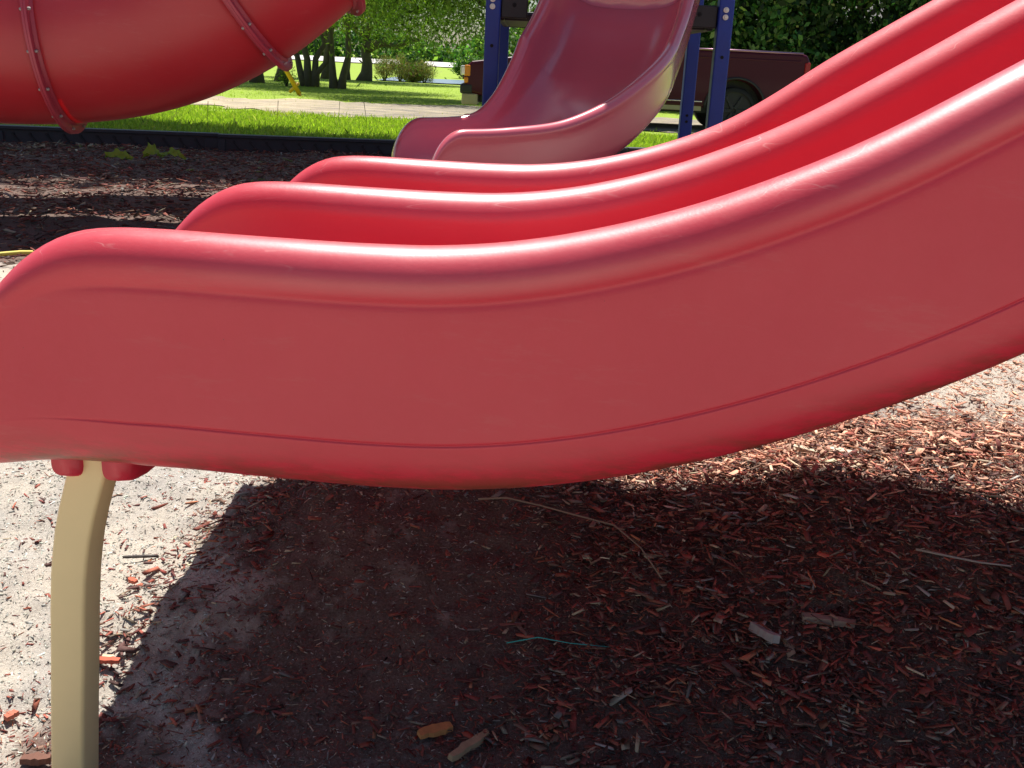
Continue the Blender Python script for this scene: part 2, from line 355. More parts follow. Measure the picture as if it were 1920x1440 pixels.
L.new(mix(N, L, ramp(N, L, gn, [(.35, 0.0), (.75, .55)]), at.outputs['Color'], mix(N, L, .5, at.outputs['Color'], (.32, .22, .18))), P.inputs['Base Color'])
P.inputs['Roughness'].default_value = .8; P.inputs['Specular IOR Level'].default_value = .25
bump(N, L, P, gn, .4, .002)
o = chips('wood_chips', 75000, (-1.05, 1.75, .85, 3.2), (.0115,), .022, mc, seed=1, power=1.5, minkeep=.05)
tag(o, 'shredded red and brown wood chips covering the ground under the slide', 'wood chips', kind='stuff')
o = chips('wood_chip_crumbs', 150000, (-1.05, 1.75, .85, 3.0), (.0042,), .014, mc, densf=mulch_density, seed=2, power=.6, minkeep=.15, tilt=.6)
tag(o, 'fine crumbs of bark mixed into the sand near the slide', 'wood crumbs', kind='stuff')
SP = np.array([(.66, .59, .48), (.50, .47, .43), (.72, .66, .55), (.36, .32, .29)])
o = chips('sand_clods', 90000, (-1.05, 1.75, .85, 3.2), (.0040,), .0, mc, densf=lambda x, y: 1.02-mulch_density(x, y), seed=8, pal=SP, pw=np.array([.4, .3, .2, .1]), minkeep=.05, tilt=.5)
tag(o, 'small clods and grains of pale sand around the support leg', 'sand clods', kind='stuff')
o = chips('distant_wood_chips', 55000, (-6.5, 4.5, 3.2, 9.9), (.030,), .03, mc, densf=lambda x, y: mulch_density(x, y)*(y < bord(x)-.1), seed=3, pal=CH*np.array([.62, .72, .72]))  # palette darkened to put the canopy's shade into the far mulch
tag(o, 'red mulch spread between the slides and the black border', 'wood chips', kind='stuff')
LP = np.array([(.34, .27, .17), (.26, .17, .10), (.42, .37, .26), (.22, .16, .11), (.16, .2, .05)])
o = chips('leaf_litter', 2600, (-6.5, 2.4, 7.2, 9.9), (.05,), .02, mc, densf=lambda x, y: ss(y-bord(x), -2.1, -.5)*(y < bord(x)-.12)*ss(vnoise(x, y, 1.2, 31)+.5, .35, .7), seed=5, pal=LP, pw=np.array([.3, .2, .25, .15, .1]), tilt=.35)
tag(o, 'dry fallen leaves gathered along the foot of the black border', 'fallen leaves', kind='stuff')

# a few larger pieces one can pick out
def chunk(name, x, y, ln, wd, th, yaw, col, label, cat, tilt=0.05, group=None, dz=.008):
    mm = simple(name+'_wood', col, .85, 0, .35, 90)
    r = np.random.default_rng(int(abs(x*1000)+abs(y*777))); n = 9; b = MB(); vs = []
    for i in range(n):
        t = i/(n-1)-.5; ww = wd*(.55+.45*math.cos(t*2.3))*r.uniform(.85, 1.12); hh = th*r.uniform(.8, 1.15); oy = r.normal(0, wd*.05)
        vs += [(t*ln, oy-ww/2, -hh/2), (t*ln, oy+ww/2, -hh/2), (t*ln+r.normal(0, .001), oy+ww/2.3, hh/2), (t*ln, oy-ww/2.3, hh/2)]
    fs = []
    for i in range(n-1):
        for k in range(4): a0 = i*4+k; b0 = i*4+(k+1) % 4; fs.append((a0, b0, b0+4, a0+4))
    fs += [(3, 2, 1, 0), tuple(4*(n-1)+k for k in range(4))]
    b.add(vs, fs); o = b.build(name, mm, smooth=False)
    o.location = (x, y, float(gz(x, y))+dz+th/2); o.rotation_euler = (tilt, tilt*.6, yaw)
    tag(o, label, cat, group); return o
OR = (.42, .12, .055); GR = (.30, .27, .25); TN = (.46, .34, .22); DK = (.05, .04, .035); RD = (.36, .07, .05)
chunk('wood_chunk', .406, 1.419, .058, .022, .012, 2.0, (.36, .33, .31), 'weathered grey wood chunk lying in the shaded mulch right of centre', 'wood chunk', .25)
chunk('wood_chunk', .287, 1.138, .075, .026, .012, .7, (.30, .11, .08), 'big dull red wood chunk at the bottom edge right of centre', 'wood chunk', .1)
chunk('wood_chunk', -.085, 1.276, .052, .018, .008, .55, (.55, .24, .08), 'short orange split chip in the shade at the bottom middle', 'wood chip', .1)
chunk('wood_chunk', -.035, 1.252, .082, .014, .008, .95, (.42, .30, .17), 'long tan splinter beside the short orange chip at the bottom middle', 'wood chip', .1)
chunk('wood_chunk', .509, 1.446, .080, .017, .010, -.12, (.33, .24, .18), 'long brown stick of wood lying flat in the shaded mulch', 'wood chunk')
chunk('wood_chunk', .577, 1.887, .060, .016, .008, -.5, (.60, .50, .36), 'pale tan chip in the sun just beyond the shadow edge', 'wood chip')
chunk('wood_chunk', .642, 1.880, .052, .020, .008, -.25, (.62, .54, .42), 'widest pale chip in the sun beside the shadow edge', 'wood chip')
chunk('wood_chunk', .602, 1.187, .022, .016, .010, .2, (.50, .44, .32), 'small cream wood fragment in the shade at the lower right', 'wood chip')
chunk('wood_chunk', -.640, 1.619, .018, .011, .006, -.5, (.55, .13, .07), 'small bright orange-red chip on pale sand right of the support leg', 'wood chip')
chunk('wood_chunk', -.612, 1.420, .042, .012, .007, .05, (.52, .11, .06), 'bright red chip touching the shadow edge beside the support leg', 'wood chip')
chunk('wood_chunk', -.657, 1.707, .062, .0055, .004, .25, (.06, .05, .045), 'thin dark stick lying on the sunlit pale sand behind the leg', 'stick')
chunk('wood_chunk', -.714, 1.316, .020, .013, .007, 1.1, (.50, .15, .09), 'stubby red chip on pale sand left of the support leg', 'wood chip')
chunk('wood_chunk', -.635, 1.222, .040, .015, .010, .15, (.17, .075, .05), 'thick brown wood block on sand at the foot of the leg', 'wood chunk')
def twig(pts, r, col, label, cat='twig', name='twig'):
    b = MB(); P_ = [Vector((x, y, float(gz(x, y))+dz)) for x, y, dz in pts]; b.tube(P_, [r*(1-.5*i/len(P_)) for i in range(len(P_))], 6)
    tag(b.build(name, simple(name+'_bark', col, .8, 0, .2, 60), smooth=True), label, cat)
twig([(-.05, 1.735, .02), (.0, 1.725, .026), (.06, 1.722, .022), (.12, 1.70, .028), (.19, 1.668, .026), (.23, 1.60, .024), (.26, 1.53, .02)], .0022, (.28, .20, .14), 'long thin bent twig on the shaded mulch under the slide')
twig([(.66, 1.53, .03), (.70, 1.512, .034), (.75, 1.50, .032), (.80, 1.498, .03)], .0022, (.34, .30, .26), 'thin pale stick on the mulch in the shade at right')
twig([(.012, 1.427, .012), (.06, 1.424, .022), (.11, 1.421, .022), (.172, 1.418, .012)], .0011, (.05, .42, .38), 'thin teal strand standing in for a silk glint over the shaded mulch', 'thread', 'glint_strand')  # teal colour stands in for a sun glint on spider silk
mcord = simple('yellow_cord_fibre', (.75, .62, .10), .6, 0, .1)
b = MB(); b.tube([Vector((x, y, float(gz(x, y))+.012)) for x, y in ((-2.75, 4.02), (-2.5, 4.06), (-2.3, 4.11), (-2.15, 4.18), (-2.05, 4.24), (-1.95, 4.27), (-1.80, 4.27), (-1.6, 4.24))], .009, 8)
tag(b.build('yellow_cord', mcord, smooth=True), 'thin yellow cord lying on the sand at the left edge', 'cord')
# broad green leaves by the border
mleaf, N, L, P = newmat('fresh_green_leaf'); P.inputs['Base Color'].default_value = (.36, .46, .04, 1); P.inputs['Roughness'].default_value = .45
tl = N.new('ShaderNodeBsdfTranslucent'); tl.inputs[0].default_value = (.30, .42, .03, 1); ms = N.new('ShaderNodeMixShader'); ms.inputs[0].default_value = .4
L.new(P.outputs[0], ms.inputs[1]); L.new(tl.outputs[0], ms.inputs[2]); L.new(ms.outputs[0], N['Material Output'].inputs[0])
def bigleaf(x, y, ln, wd, yaw, curl, label):
    n = 12; V = []; Fc = []
    for i in range(n+1):
        t = i/n; w_ = wd*math.sin(math.pi*min(1, t*.97+.02))**.7; zz = curl*math.sin(t*3.0)
        for j, q in enumerate((-1, -.5, 0, .5, 1)): V.append((ln*(t-.5)+.010*math.sin(j*9+i*5), w_*q*.5*(1+.18*math.sin(i*4.1)), zz+abs(q)*wd*.28+.012*math.sin(t*17+j*2)))
    for i in range(n):
        for j in range(4): a0 = i*5+j; Fc.append((a0, a0+1, a0+6, a0+5))
    o = npmesh('fallen_leaf', V, Fc, mleaf, smooth=True); o.location = (x, y, float(gz(x, y))+.05); o.rotation_euler = (.5, .1, yaw)
    tag(o, label, 'leaf', 'green leaves by the border')
bigleaf(-3.06, 8.02, .20, .10, .1, .02, 'leftmost flat yellow-green leaf below the black border')
bigleaf(-2.86, 8.14, .15, .13, .9, .06, 'middle curled yellow-green leaf below the black border')
bigleaf(-2.70, 8.20, .20, .08, -.2, .05, 'rightmost darker green leaf below the black border')

# ------------------------------------------------------------------ double slide (near)
def smooth_curve(kn, s, w=.035):
    kn = np.array(kn, float); y = lambda q: np.interp(q, kn[:, 0], kn[:, 1]); o = np.zeros_like(s); tot = 0
    for d in np.linspace(-1, 1, 21): g_ = math.exp(-2*d*d); o += g_*y(s+d*w); tot += g_
    return o/tot
crest_k = [(-.62, .7640), (-.60, .7690), (-.565, .7765), (-.50, .7782), (-.40, .7775), (-.30, .7775), (-.21, .780), (-.145, .787), (-.08, .799), (-.01, .8175), (.06, .841), (.12, .866), (.18, .894), (.24, .927), (.30, .965), (.36, 1.003), (.43, 1.049), (.5, 1.094), (.8, 1.288), (1.2, 1.548), (1.6, 1.80), (1.9, 1.97), (2.15, 2.06), (2.5, 2.10), (2.8, 2.10)]
# exit shoulder as explicit points (crest, bottom)
ex_c = np.array([(-.7720, .512), (-.7765, .537), (-.7725, .572), (-.7570, .614), (-.7370, .649), (-.7130, .6790), (-.6905, .7040), (-.6700, .7270), (-.6470, .7460), (-.6200, .7620), (-.5900, .7725)])
ex_b = np.array([(-.7720, .4820), (-.7700, .4780), (-.7650, .4755), (-.7570, .4745), (-.7450, .4745), (-.7280, .4760), (-.7080, .4790), (-.6860, .4835), (-.6600, .4875), (-.6300, .4900), (-.5940, .4912)])
s_in = np.r_[np.arange(-.56, 1.0, .02), np.arange(1.0, 2.81, .05)]
zc = smooth_curve(crest_k, s_in); ds = 1e-3
slope = (smooth_curve(crest_k, s_in+ds)-smooth_curve(crest_k, s_in-ds))/(2*ds)
dep = .2860-.012*ss(s_in, -.3, .2)
ph = np.arctan(slope)
in_c = np.c_[s_in, zc]; in_b = np.c_[s_in+np.sin(ph)*dep, zc-np.cos(ph)*dep]
Cc = np.r_[ex_c, in_c]; Cb = np.r_[ex_b, in_b]
LW = .47
def section(sw, D, gfac):
    """closed (n, depth) loop; D local depth crest->bottom; shape scaled on rims"""
    k = min(1.0, D/.26)
    def half(n0, sgn):                         # rim arc around ridge centre n0 from outer side to inner side
        r = .0385*min(1, .45+.55*k); return [(n0+sgn*r*math.cos(a), r*k*(1-math.sin(a))*1.02) for a in np.linspace(0, math.pi, 15)]
    P_ = []
    dd = lambda q: q/.286*D
    # outer wall near side going up: underside corner -> rim
    g_ = gfac
    g2 = g_
    lo = [(.10, .274), (.06, .283), (.035, .286), (.012, .281), (-.006, .268), (-.0165, .247), (-.0218, .2225), (-.0230, .2180), (-.0232, .2166), (-.0203-.0030*(1-g2), .2150), (-.0234, .2134), (-.0236, .2120), (-.0250, .200), (-.0275, .160), (-.0295, .110), (-.0325, .070), (-.0328+.0008*g_, .0625), (-.0305-.003*(1-g_), .0590), (-.0312-.003*(1-g_), .0560), (-.0350, .0500)]
    near = [(n_, dd(d_) if d_ < .15 else max(dd(.13), D-(.286-d_)*min(1, D/.20))) for n_, d_ in lo]
    rim1 = [(n_, d_) for n_, d_ in half(0, -1)]
    def trough(a, b):                           # inner surface from ridge a to ridge b
        A = [(a+.0385, .047), (a+.040, .062), (a+.046, .10), (a+.056, .150), (a+.074, .190), (a+.105, .216), (a+.15, .228), (a+.20, .232)]
        B = [(b-(n_-a), d_) for n_, d_ in A][::-1]
        return [(n_, dd(d_)) for n_, d_ in A+[((a+b)/2, .233)]+B]
    rim2 = [(LW*1+(n_), d_) for n_, d_ in half(0, -1)]
    pts = near + rim1 + trough(0, LW) + rim2 + trough(LW, 2*LW)
    rim3 = [(2*LW+n_, d_) for n_, d_ in half(0, -1)]
    far = [(2*LW-n_, d_) for n_, d_ in near][::-1]
    pts += rim3 + far + [(LW*1.4, dd(.268)), (LW, dd(.264)), (LW*.6, dd(.268))]
    return np.array(pts)
VV = []
for i in range(len(Cc)):
    D = np.linalg.norm(Cb[i]-Cc[i]); dr = (Cb[i]-Cc[i])/D; s0 = Cc[i, 0]
    gf = float(ss(s0, -.66, -.54))
    S_ = section(s0, D, gf)
    lift = np.zeros(len(S_))
    if s0 > .1: lift = ss(S_[:, 0], .55, .94)*.022*float(ss(s0, .1, .35))
    q = Cc[i][None]+S_[:, 1:2]*dr[None]
    # where the exit lip collapses the middle ridges and the bed come down together with the side walls
    VV.append(np.c_[q[:, 0], S_[:, 0], q[:, 1]+lift])
VV = np.array(VV); nr_, nc_ = VV.shape[:2]
W_ = VV[..., 0:1]*np.array(sd)[None, None]+(VV[..., 1:2]+1.06)*np.array(nd)[None, None]+VV[..., 2:3]*np.array((0, 0, 1.))[None, None]
ii = np.arange(nr_*nc_).reshape(nr_, nc_)
jn = np.roll(ii, -1, axis=1)
FF = np.stack([ii[:-1], ii[1:], jn[1:], jn[:-1]], -1).reshape(-1, 4)
slide = empty('double_slide', tuple(-.6*sd+1.2*nd+Vector((0, 0, .05)))); tag(slide, 'large red plastic double slide with two lanes filling the foreground', 'slide')
bpy.context.view_layer.update()
def keep(o, parent):                              # parent without moving
    o.parent = parent; o.matrix_parent_inverse = Matrix.Translation(parent.location).inverted() if parent.rotation_euler.z == 0 else parent.matrix_basis.inverted(); return o
wear = (ss(VV[..., 1], .2, .35)*ss(VV[..., 0], -.10, .16)).ravel()
_sec = section(0, .286, 1); _rim = np.tile(ss(-_sec[:, 1], -.06, -.03), len(Cc)); _s = VV[..., 0].ravel(); _n = VV[..., 1].ravel()
pol = _rim*np.clip(np.exp(-((_s+.20)/.27)**4)*(.75+.25*ss(_n, .2, .3)) + ss(_s, .06, .3)*(1-ss(_n, .1, .2))*.8, 0, 1)
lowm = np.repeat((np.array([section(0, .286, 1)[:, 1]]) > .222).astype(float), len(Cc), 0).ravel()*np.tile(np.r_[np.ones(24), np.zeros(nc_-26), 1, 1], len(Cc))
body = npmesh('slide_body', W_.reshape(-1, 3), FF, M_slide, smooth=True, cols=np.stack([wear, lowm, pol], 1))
bmv = body.data
import bmesh
bm = bmesh.new(); bm.from_mesh(bmv); bm.verts.ensure_lookup_table()
for row in (ii[0], ii[-1][::-1]):
    try:
        fcap = bm.faces.new([bm.verts[int(k)] for k in row]); bmesh.ops.triangulate(bm, faces=[fcap])
    except Exception as e_: print('cap', e_)
bmesh.ops.recalc_face_normals(bm, faces=bm.faces); bm.to_mesh(bmv); bm.free()
bmv.polygons.foreach_set('use_smooth', [True]*len(bmv.polygons))
sm = body.modifiers.new('s', 'SUBSURF'); sm.levels = 1; sm.render_levels = 1
keep(body, slide)
def loc(s, n, z): return sd*float(s)+nd*(float(n)+1.06)+Vector((0, 0, float(z)))
# moulded feet under the exit and the tan leg bolted between them
def lug(s0, s1, skew):
    b = MB(); n = 10; rows = []
    for j, nn in enumerate(np.linspace(.03, .17, 6)):
        e = math.sin(math.pi*(j+.5)/6)**.35
        row = []
        for t in np.linspace(0, 1, 14):
            a = math.pi*t; xs = s0+(s1-s0)*(.5-.5*math.copysign(abs(math.cos(a))**.55, math.cos(a))); zz = .492-.041*e*abs(math.sin(a))**.45
            row.append(loc(xs+skew*max(0, t-.6)*.02, nn, zz))
        rows.append(row)
    vs = [v for r_ in rows for v in r_]; fs = [(i*14+k, i*14+k+1, (i+1)*14+k+1, (i+1)*14+k) for i in range(5) for k in range(13)]
    fs += [tuple(range(14))[::-1], tuple(5*14+k for k in range(14))]
    b.add(vs, fs); return b
for a_ in ((-.670, -.634, 0), (-.606, -.576, 1)):
    keep(lug(*a_).build('mounting_foot', M_slide, smooth=True), slide)
def swept_leg(pts, wn, ws):
    """pts: (s,z) centreline; rectangular tube with rounded corners, wn deep (n), ws wide"""
    b = MB(); rr = .0055; sec = []
    for cx, cy, a0 in ((1, 1, 0), (-1, 1, 90), (-1, -1, 180), (1, -1, 270)):
        for k in range(5):
            a = R_(a0+k*22.5); sec.append((cx*(ws/2-rr)+rr*math.cos(a), cy*(wn/2-rr)+rr*math.sin(a)))
    m_ = len(sec); vs = []
    for i, (s, z) in enumerate(pts):
        a = pts[max(0, i-1)]; c_ = pts[min(len(pts)-1, i+1)]; t = Vector((c_[0]-a[0], c_[1]-a[1])).normalized(); nn = Vector((-t.y, t.x))
        for u, v in sec: vs.append(loc(s+nn.x*u, .062+v, z+nn.y*u))
    fs = [(i*m_+k, i*m_+(k+1) % m_, (i+1)*m_+(k+1) % m_, (i+1)*m_+k) for i in range(len(pts)-1) for k in range(m_)]
    fs += [tuple(range(m_))[::-1], tuple((len(pts)-1)*m_+k for k in range(m_))]
    b.add(vs, fs); return b
lc = [(-.612, .520), (-.620, .500), (-.630, .475), (-.6395, .447), (-.6500, .413), (-.6580, .382), (-.6640, .350), (-.6685, .32), (-.6735, .27), (-.679, .2), (-.686, .12), (-.693, .03), (-.701, -.08)]
lg = swept_leg(lc, .045, .047).build('support_leg', M_leg, smooth=True)
keep(lg, slide)
b = MB(); b.box(loc(-.698, .062, -.06), (.12, .12, .012), -TH)
keep(b.build('base_plate', M_leg, bevel=.003), slide)

# the platform the double slide comes down from (outside the frame, right)
def deck_tower(name, x0, x1, y0, y1, zd, ztop, label, roof=True):
    t = empty(name, ((x0+x1)/2, (y0+y1)/2, 0)); tag(t, label, 'play tower')
    return t
tw = empty('play_tower', tuple(loc(3.3, .47, .2)), -TH); tag(tw, 'blue posted platform at the top of the double slide, outside the frame at right', 'play tower')
for i in (-1, 1):
    for j in (-1, 1):
        b = MB(); b.box((i*.55, j*.60, 1.0), (.088, .088, 3.6)); b.build('post', M_blue, tw, bevel=.008)
b = MB(); b.box((0, 0, 1.66), (1.0, 1.1, .09)); b.build('deck', M_black, tw, bevel=.008)

# ------------------------------------------------------------------ far slide and its tower
def trough_path():
    e = np.array((-.376, 4.853)); h = .333; Rr = .8055; L0 = .18; tr_ = .955; L1 = .62; out = []; s = 0; step = .025; pos = e.copy()
    while s < L0+Rr*tr_+L1:
        d = np.array([math.cos(h), math.sin(h)]); out.append((s, pos[0], pos[1], -d[1], d[0])); pos = pos+d*step
        if L0 <= s < L0+Rr*tr_: h += step/Rr
        s += step
    return np.array(out)
tp = trough_path()
ks = np.array([0, .2, .4, .6, .8, 1.0, 1.2, 1.35, 1.5, 1.75])*np.array([.9]*6+[1]*4)
kz = np.r_[.97-(.97-np.array([.644, .655, .687, .790, .929, 1.053]))*.9, [1.225, 1.365, 1.485, 1.52]]
zz = smooth_curve(list(zip(ks, kz)), tp[:, 0], .10)
zz[:3] = zz[3]+np.array([-.003, -.002, -.001])
Wd = .375
def far_sec(k, D):
    r = .034*(.5+.5*k); P_ = []
    def arc(c, dirn): return [(c+dirn*r*math.cos(a), r*k*(1-math.sin(a))) for a in np.linspace(0, math.pi, 13)]
    q = lambda l: [(n_, d_*k) for n_, d_ in l]
    inner = q([(-Wd+.040, .045), (-Wd+.046, .09), (-Wd+.062, .145), (-Wd+.095, .19), (-Wd+.15, .222), (-Wd+.23, .238), (0, .242)])
    inner = inner+[(-a, b_) for a, b_ in inner[:-1]][::-1]
    outer = q([(Wd+.030, .048), (Wd+.024, .058), (Wd+.024, .12), (Wd+.020, .19), (Wd+.016, .205), (Wd+.012, .225), (Wd-.01, .262), (Wd-.06, .28), (0, .284)])
    outer = outer+[(-a, b_) for a, b_ in outer[:-1]][::-1]
    return np.array(arc(-Wd, -1)+inner+arc(Wd, -1)+outer)
rows = []
nE = 14
for i in range(nE):                              # exit shoulder: crest falls to the lip while the bottom stays level
    t = (i+.0)/nE; a = t*math.pi/2
    back = .150*math.cos(a); p = tp[0]; d = np.array([p[4], -p[3]])
    k = .16+.84*math.sin(a)
    pos = p[1:3]-d*back; bot = zz[0]-.284; cr = bot+.284*k
    S_ = far_sec(k, 0); rows.append(np.c_[pos[0]+p[3]*S_[:, 0]*-1, pos[1]+p[4]*S_[:, 0]*-1, cr-S_[:, 1]])
dz_ = np.gradient(zz, tp[:, 0])
for i, p in enumerate(tp):
    S_ = far_sec(1, 0); d = np.array([p[4], -p[3]]); a = math.atan(dz_[i]); cs, sn = math.cos(a), math.sin(a)
    rows.append(np.c_[p[1]-p[3]*S_[:, 0]+d[0]*sn*S_[:, 1], p[2]-p[4]*S_[:, 0]+d[1]*sn*S_[:, 1], zz[i]-cs*S_[:, 1]])
rows = np.array(rows); ii = np.arange(rows.shape[0]*rows.shape[1]).reshape(rows.shape[:2]); jn = np.roll(ii, -1, 1)
sl2 = npmesh('slide_body', rows.reshape(-1, 3), np.stack([ii[:-1], ii[1:], jn[1:], jn[:-1]], -1).reshape(-1, 4), M_slide2, smooth=True)
bm = bmesh.new(); bm.from_mesh(sl2.data); bm.verts.ensure_lookup_table()
for row in (ii[0], ii[-1]):
    fcap = bm.faces.new([bm.verts[int(k)] for k in row]); bmesh.ops.triangulate(bm, faces=[fcap])
bmesh.ops.recalc_face_normals(bm, faces=bm.faces); bm.to_mesh(sl2.data); bm.free()
sl2.data.polygons.foreach_set('use_smooth', [True]*len(sl2.data.polygons))
mdd = sl2.modifiers.new('s', 'SUBSURF'); mdd.levels = 1; mdd.render_levels = 1
far = empty('curved_slide', (-.2, 4.9, .05)); tag(far, 'smaller faded red single-lane slide curving down from the blue posted tower', 'slide'); keep(sl2, far)
b = MB(); b.tube([(-.25, 4.9, -.1), (-.25, 4.9, .40)], .03, 12); keep(b.build('support_leg', M_leg, smooth=True), far)

tower = empty('play_tower', (.43, 6.7, 0)); tag(tower, 'blue posted play tower with black deck behind the curved slide', 'play tower')
px = {(-1, -1): (-.203, 6.0), (1, -1): (1.049, 6.0), (-1, 1): (-.178, 7.3), (1, 1): (1.084, 7.3)}
for (i, j), (x, y) in px.items():
    b = MB(); b.box((x, y, 1.75), (.082, .082, 3.9)); p_ = keep(b.build('post', M_blue, bevel=.009, segs=3), tower)
    hz = (1.03, .62, .58, .53, .30) if j < 0 else (.66, .62)
    for z in hz:
        b = MB(); b.tube([(x, y-.0415, z), (x, y-.0450, z)], .0095, 10); q_ = b.build('bolt_hole', M_hole); q_.parent = p_
    if j < 0:
        for z in (1.272, 1.235) if i > 0 else (1.268, 1.231):
            b = MB(); b.tube([(x-.004, y-.040, z), (x-.004, y-.050, z)], .0155, 14); b.tube([(x-.004, y-.050, z), (x-.004, y-.055, z)], .009, 6)
            q_ = b.build('bolt', M_steel, bevel=.002); q_.parent = p_
b = MB(); b.box((.43, 6.72, 1.19), (1.17, 1.22, .04)); keep(b.build('deck', M_black, bevel=.008), tower)
for cx_, w_ in ((-.09, .145), (.925, .165)):
    b = MB(); b.box((cx_, 6.005, 1.235), (w_, .035, .115)); keep(b.build('deck_edge', M_black, bevel=.006), tower)
b = MB(); b.box((.43, 7.30, 1.215), (1.17, .035, .10)); keep(b.build('deck_frame', M_black, bevel=.006), tower)
for x in (-.16, .98):
    b = MB(); b.box((x, 6.65, 1.205), (.035, 1.22, .08)); keep(b.build('deck_beam', M_black, bevel=.006), tower)
for x in (-.09, .91):
    b = MB(); b.tube([(x, 5.985, 1.245), (x, 5.990, 1.245)], .012, 10); keep(b.build('bolt_hole', M_hole), tower)
mroof = simple('red_roof_plastic', (.5, .03, .04), .4, 0, .1)
b = MB(); z0 = 3.65; xa, xb, ya, yb = -.42, 1.5, 5.8, 7.9; ctr = ((xa+xb)/2, (ya+yb)/2, 4.3)
pl = [(-.42, 6.42), (.33, 5.86), (xb, 5.86), (xb, yb), (xa, yb)]
b.add([(x, y, z0) for x, y in pl]+[(x, y, z0-.05) for x, y in pl]+[ctr], [(k, (k+1) % 5, 10) for k in range(5)]+[(k, k+5, (k+1) % 5+5, (k+1) % 5) for k in range(5)]+[(9, 8, 7, 6, 5)])
keep(b.build('roof', mroof), tower)

# ------------------------------------------------------------------ tube slide (left)
# centreline (x, y, z); the flanges sit at the section joints
TR = .415
ck = [(-4.3, 4.85, .98), (-3.3, 4.93, .975), (-2.72, 5.01, .975), (-2.19, 5.10, .985), (-1.76, 5.13, 1.07), (-1.375, 5.12, 1.255), (-1.09, 5.17, 1.49), (-.84, 5.36, 1.74), (-.80, 5.9, 2.02), (-1.1, 6.5, 2.3), (-1.7, 6.85, 2.6), (-2.4, 6.9, 2.85), (-3.1, 6.7, 3.1)]
def catmull(K, n):
    K = np.array(K, float); K = np.r_[[2*K[0]-K[1]], K, [2*K[-1]-K[-2]]]; out = []
    for i in range(1, len(K)-2):
        for t in np.linspace(0, 1, n, endpoint=False):
            a, b_, c_, d = K[i-1:i+3]; out.append(.5*((2*b_)+(-a+c_)*t+(2*a-5*b_+4*c_-d)*t*t+(-a+3*b_-3*c_+d)*t**3))
    out.append(K[-2]); return np.array(out)
NS = 10; cl = catmull(ck, NS)
def frame(i):
    t = cl[min(i+1, len(cl)-1)]-cl[max(i-1, 0)]; t = Vector(t).normalized(); u = Vector((0, 0, 1)); u = (u-t*u.dot(t)).normalized(); return t, u, t.cross(u)
tube = empty('tube_slide', (-2.9, 5.3, 0)); tag(tube, 'big dark red tube slide with bolted flanges crossing the upper left corner', 'tube slide')
joints = [0, 1*NS, 3*NS, 5*NS, 6*NS, 8*NS, 10*NS, 12*NS]
NA = 64
def ringpts(i, r, off=0):
    t, u, v = frame(i); c_ = Vector(cl[i])+t*off
    return [c_+(u*math.cos(a)+v*math.sin(a))*r for a in (2*math.pi*k/NA for k in range(NA))]
for a, b_ in zip(joints[:-1], joints[1:]):
    vs = []; ids = list(range(a, b_+1))
    for i in ids: vs += ringpts(i, TR)
    for i in ids[::-1]: vs += ringpts(i, TR-.005)
    m_ = len(ids)*2; fs = [((i*NA+k), (i*NA+(k+1) % NA), ((i+1) % m_*NA+(k+1) % NA), ((i+1) % m_*NA+k)) for i in range(m_) for k in range(NA)]
    if a == 3*NS:                                  # added slot on top, out of view; lets sun in to make the shell glow
        def gap(f_): return all(-1.0 < (2*math.pi*(q_ % NA)/NA+math.pi) % (2*math.pi)-math.pi < .02 for q_ in f_) and max(q_//NA if q_//NA < len(ids) else m_-1-q_//NA for q_ in f_) in (2, 3)
        fs = [f_ for f_ in fs if not gap(f_)]
    keep(npmesh('tube_section', vs, fs, M_tube, smooth=True), tube)
def flange(i):
    vs = []; prof = [(TR-.008, -.026), (TR+.004, -.026), (TR+.010, -.012), (TR+.046, -.011), (TR+.048, -.0095), (TR+.048, -.002), (TR+.046, -.0008), (TR+.046, .0008), (TR+.048, .002), (TR+.048, .0095), (TR+.046, .011), (TR+.010, .012), (TR+.004, .026), (TR-.008, .026)]
    for r, off in prof: vs += ringpts(i, r, off)
    m_ = len(prof); fs = [(q*NA+k, q*NA+(k+1) % NA, (q+1) % m_*NA+(k+1) % NA, (q+1) % m_*NA+k) for q in range(m_) for k in range(NA)]
    fl = keep(npmesh('flange', vs, fs, M_flange, smooth=True), tube)
    ed = fl.modifiers.new('e', 'EDGE_SPLIT'); ed.split_angle = R_(40)
    t, u, v = frame(i)
    for k in range(16):
        a = 2*math.pi*(k+.5)/16; c_ = Vector(cl[i])+(u*math.cos(a)+v*math.sin(a))*(TR+.027)
        b = MB(); b.tube([c_-t*.024, c_-t*.020, c_+t*.020, c_+t*.024], [.004, .0072, .0072, .004], 8)
        q_ = b.build('bolt', M_zinc, smooth=False); q_.parent = fl
for i in (1*NS, 3*NS, 5*NS, 6*NS, 8*NS, 10*NS): flange(i)
for (x, y, z) in ((-4.2, 4.87, .60), (-3.5, 6.75, 2.75)):
    b = MB(); b.tube([(x, y, -.1), (x, y, z)], .045, 14); keep(b.build('support_leg', M_leg, smooth=True), tube)

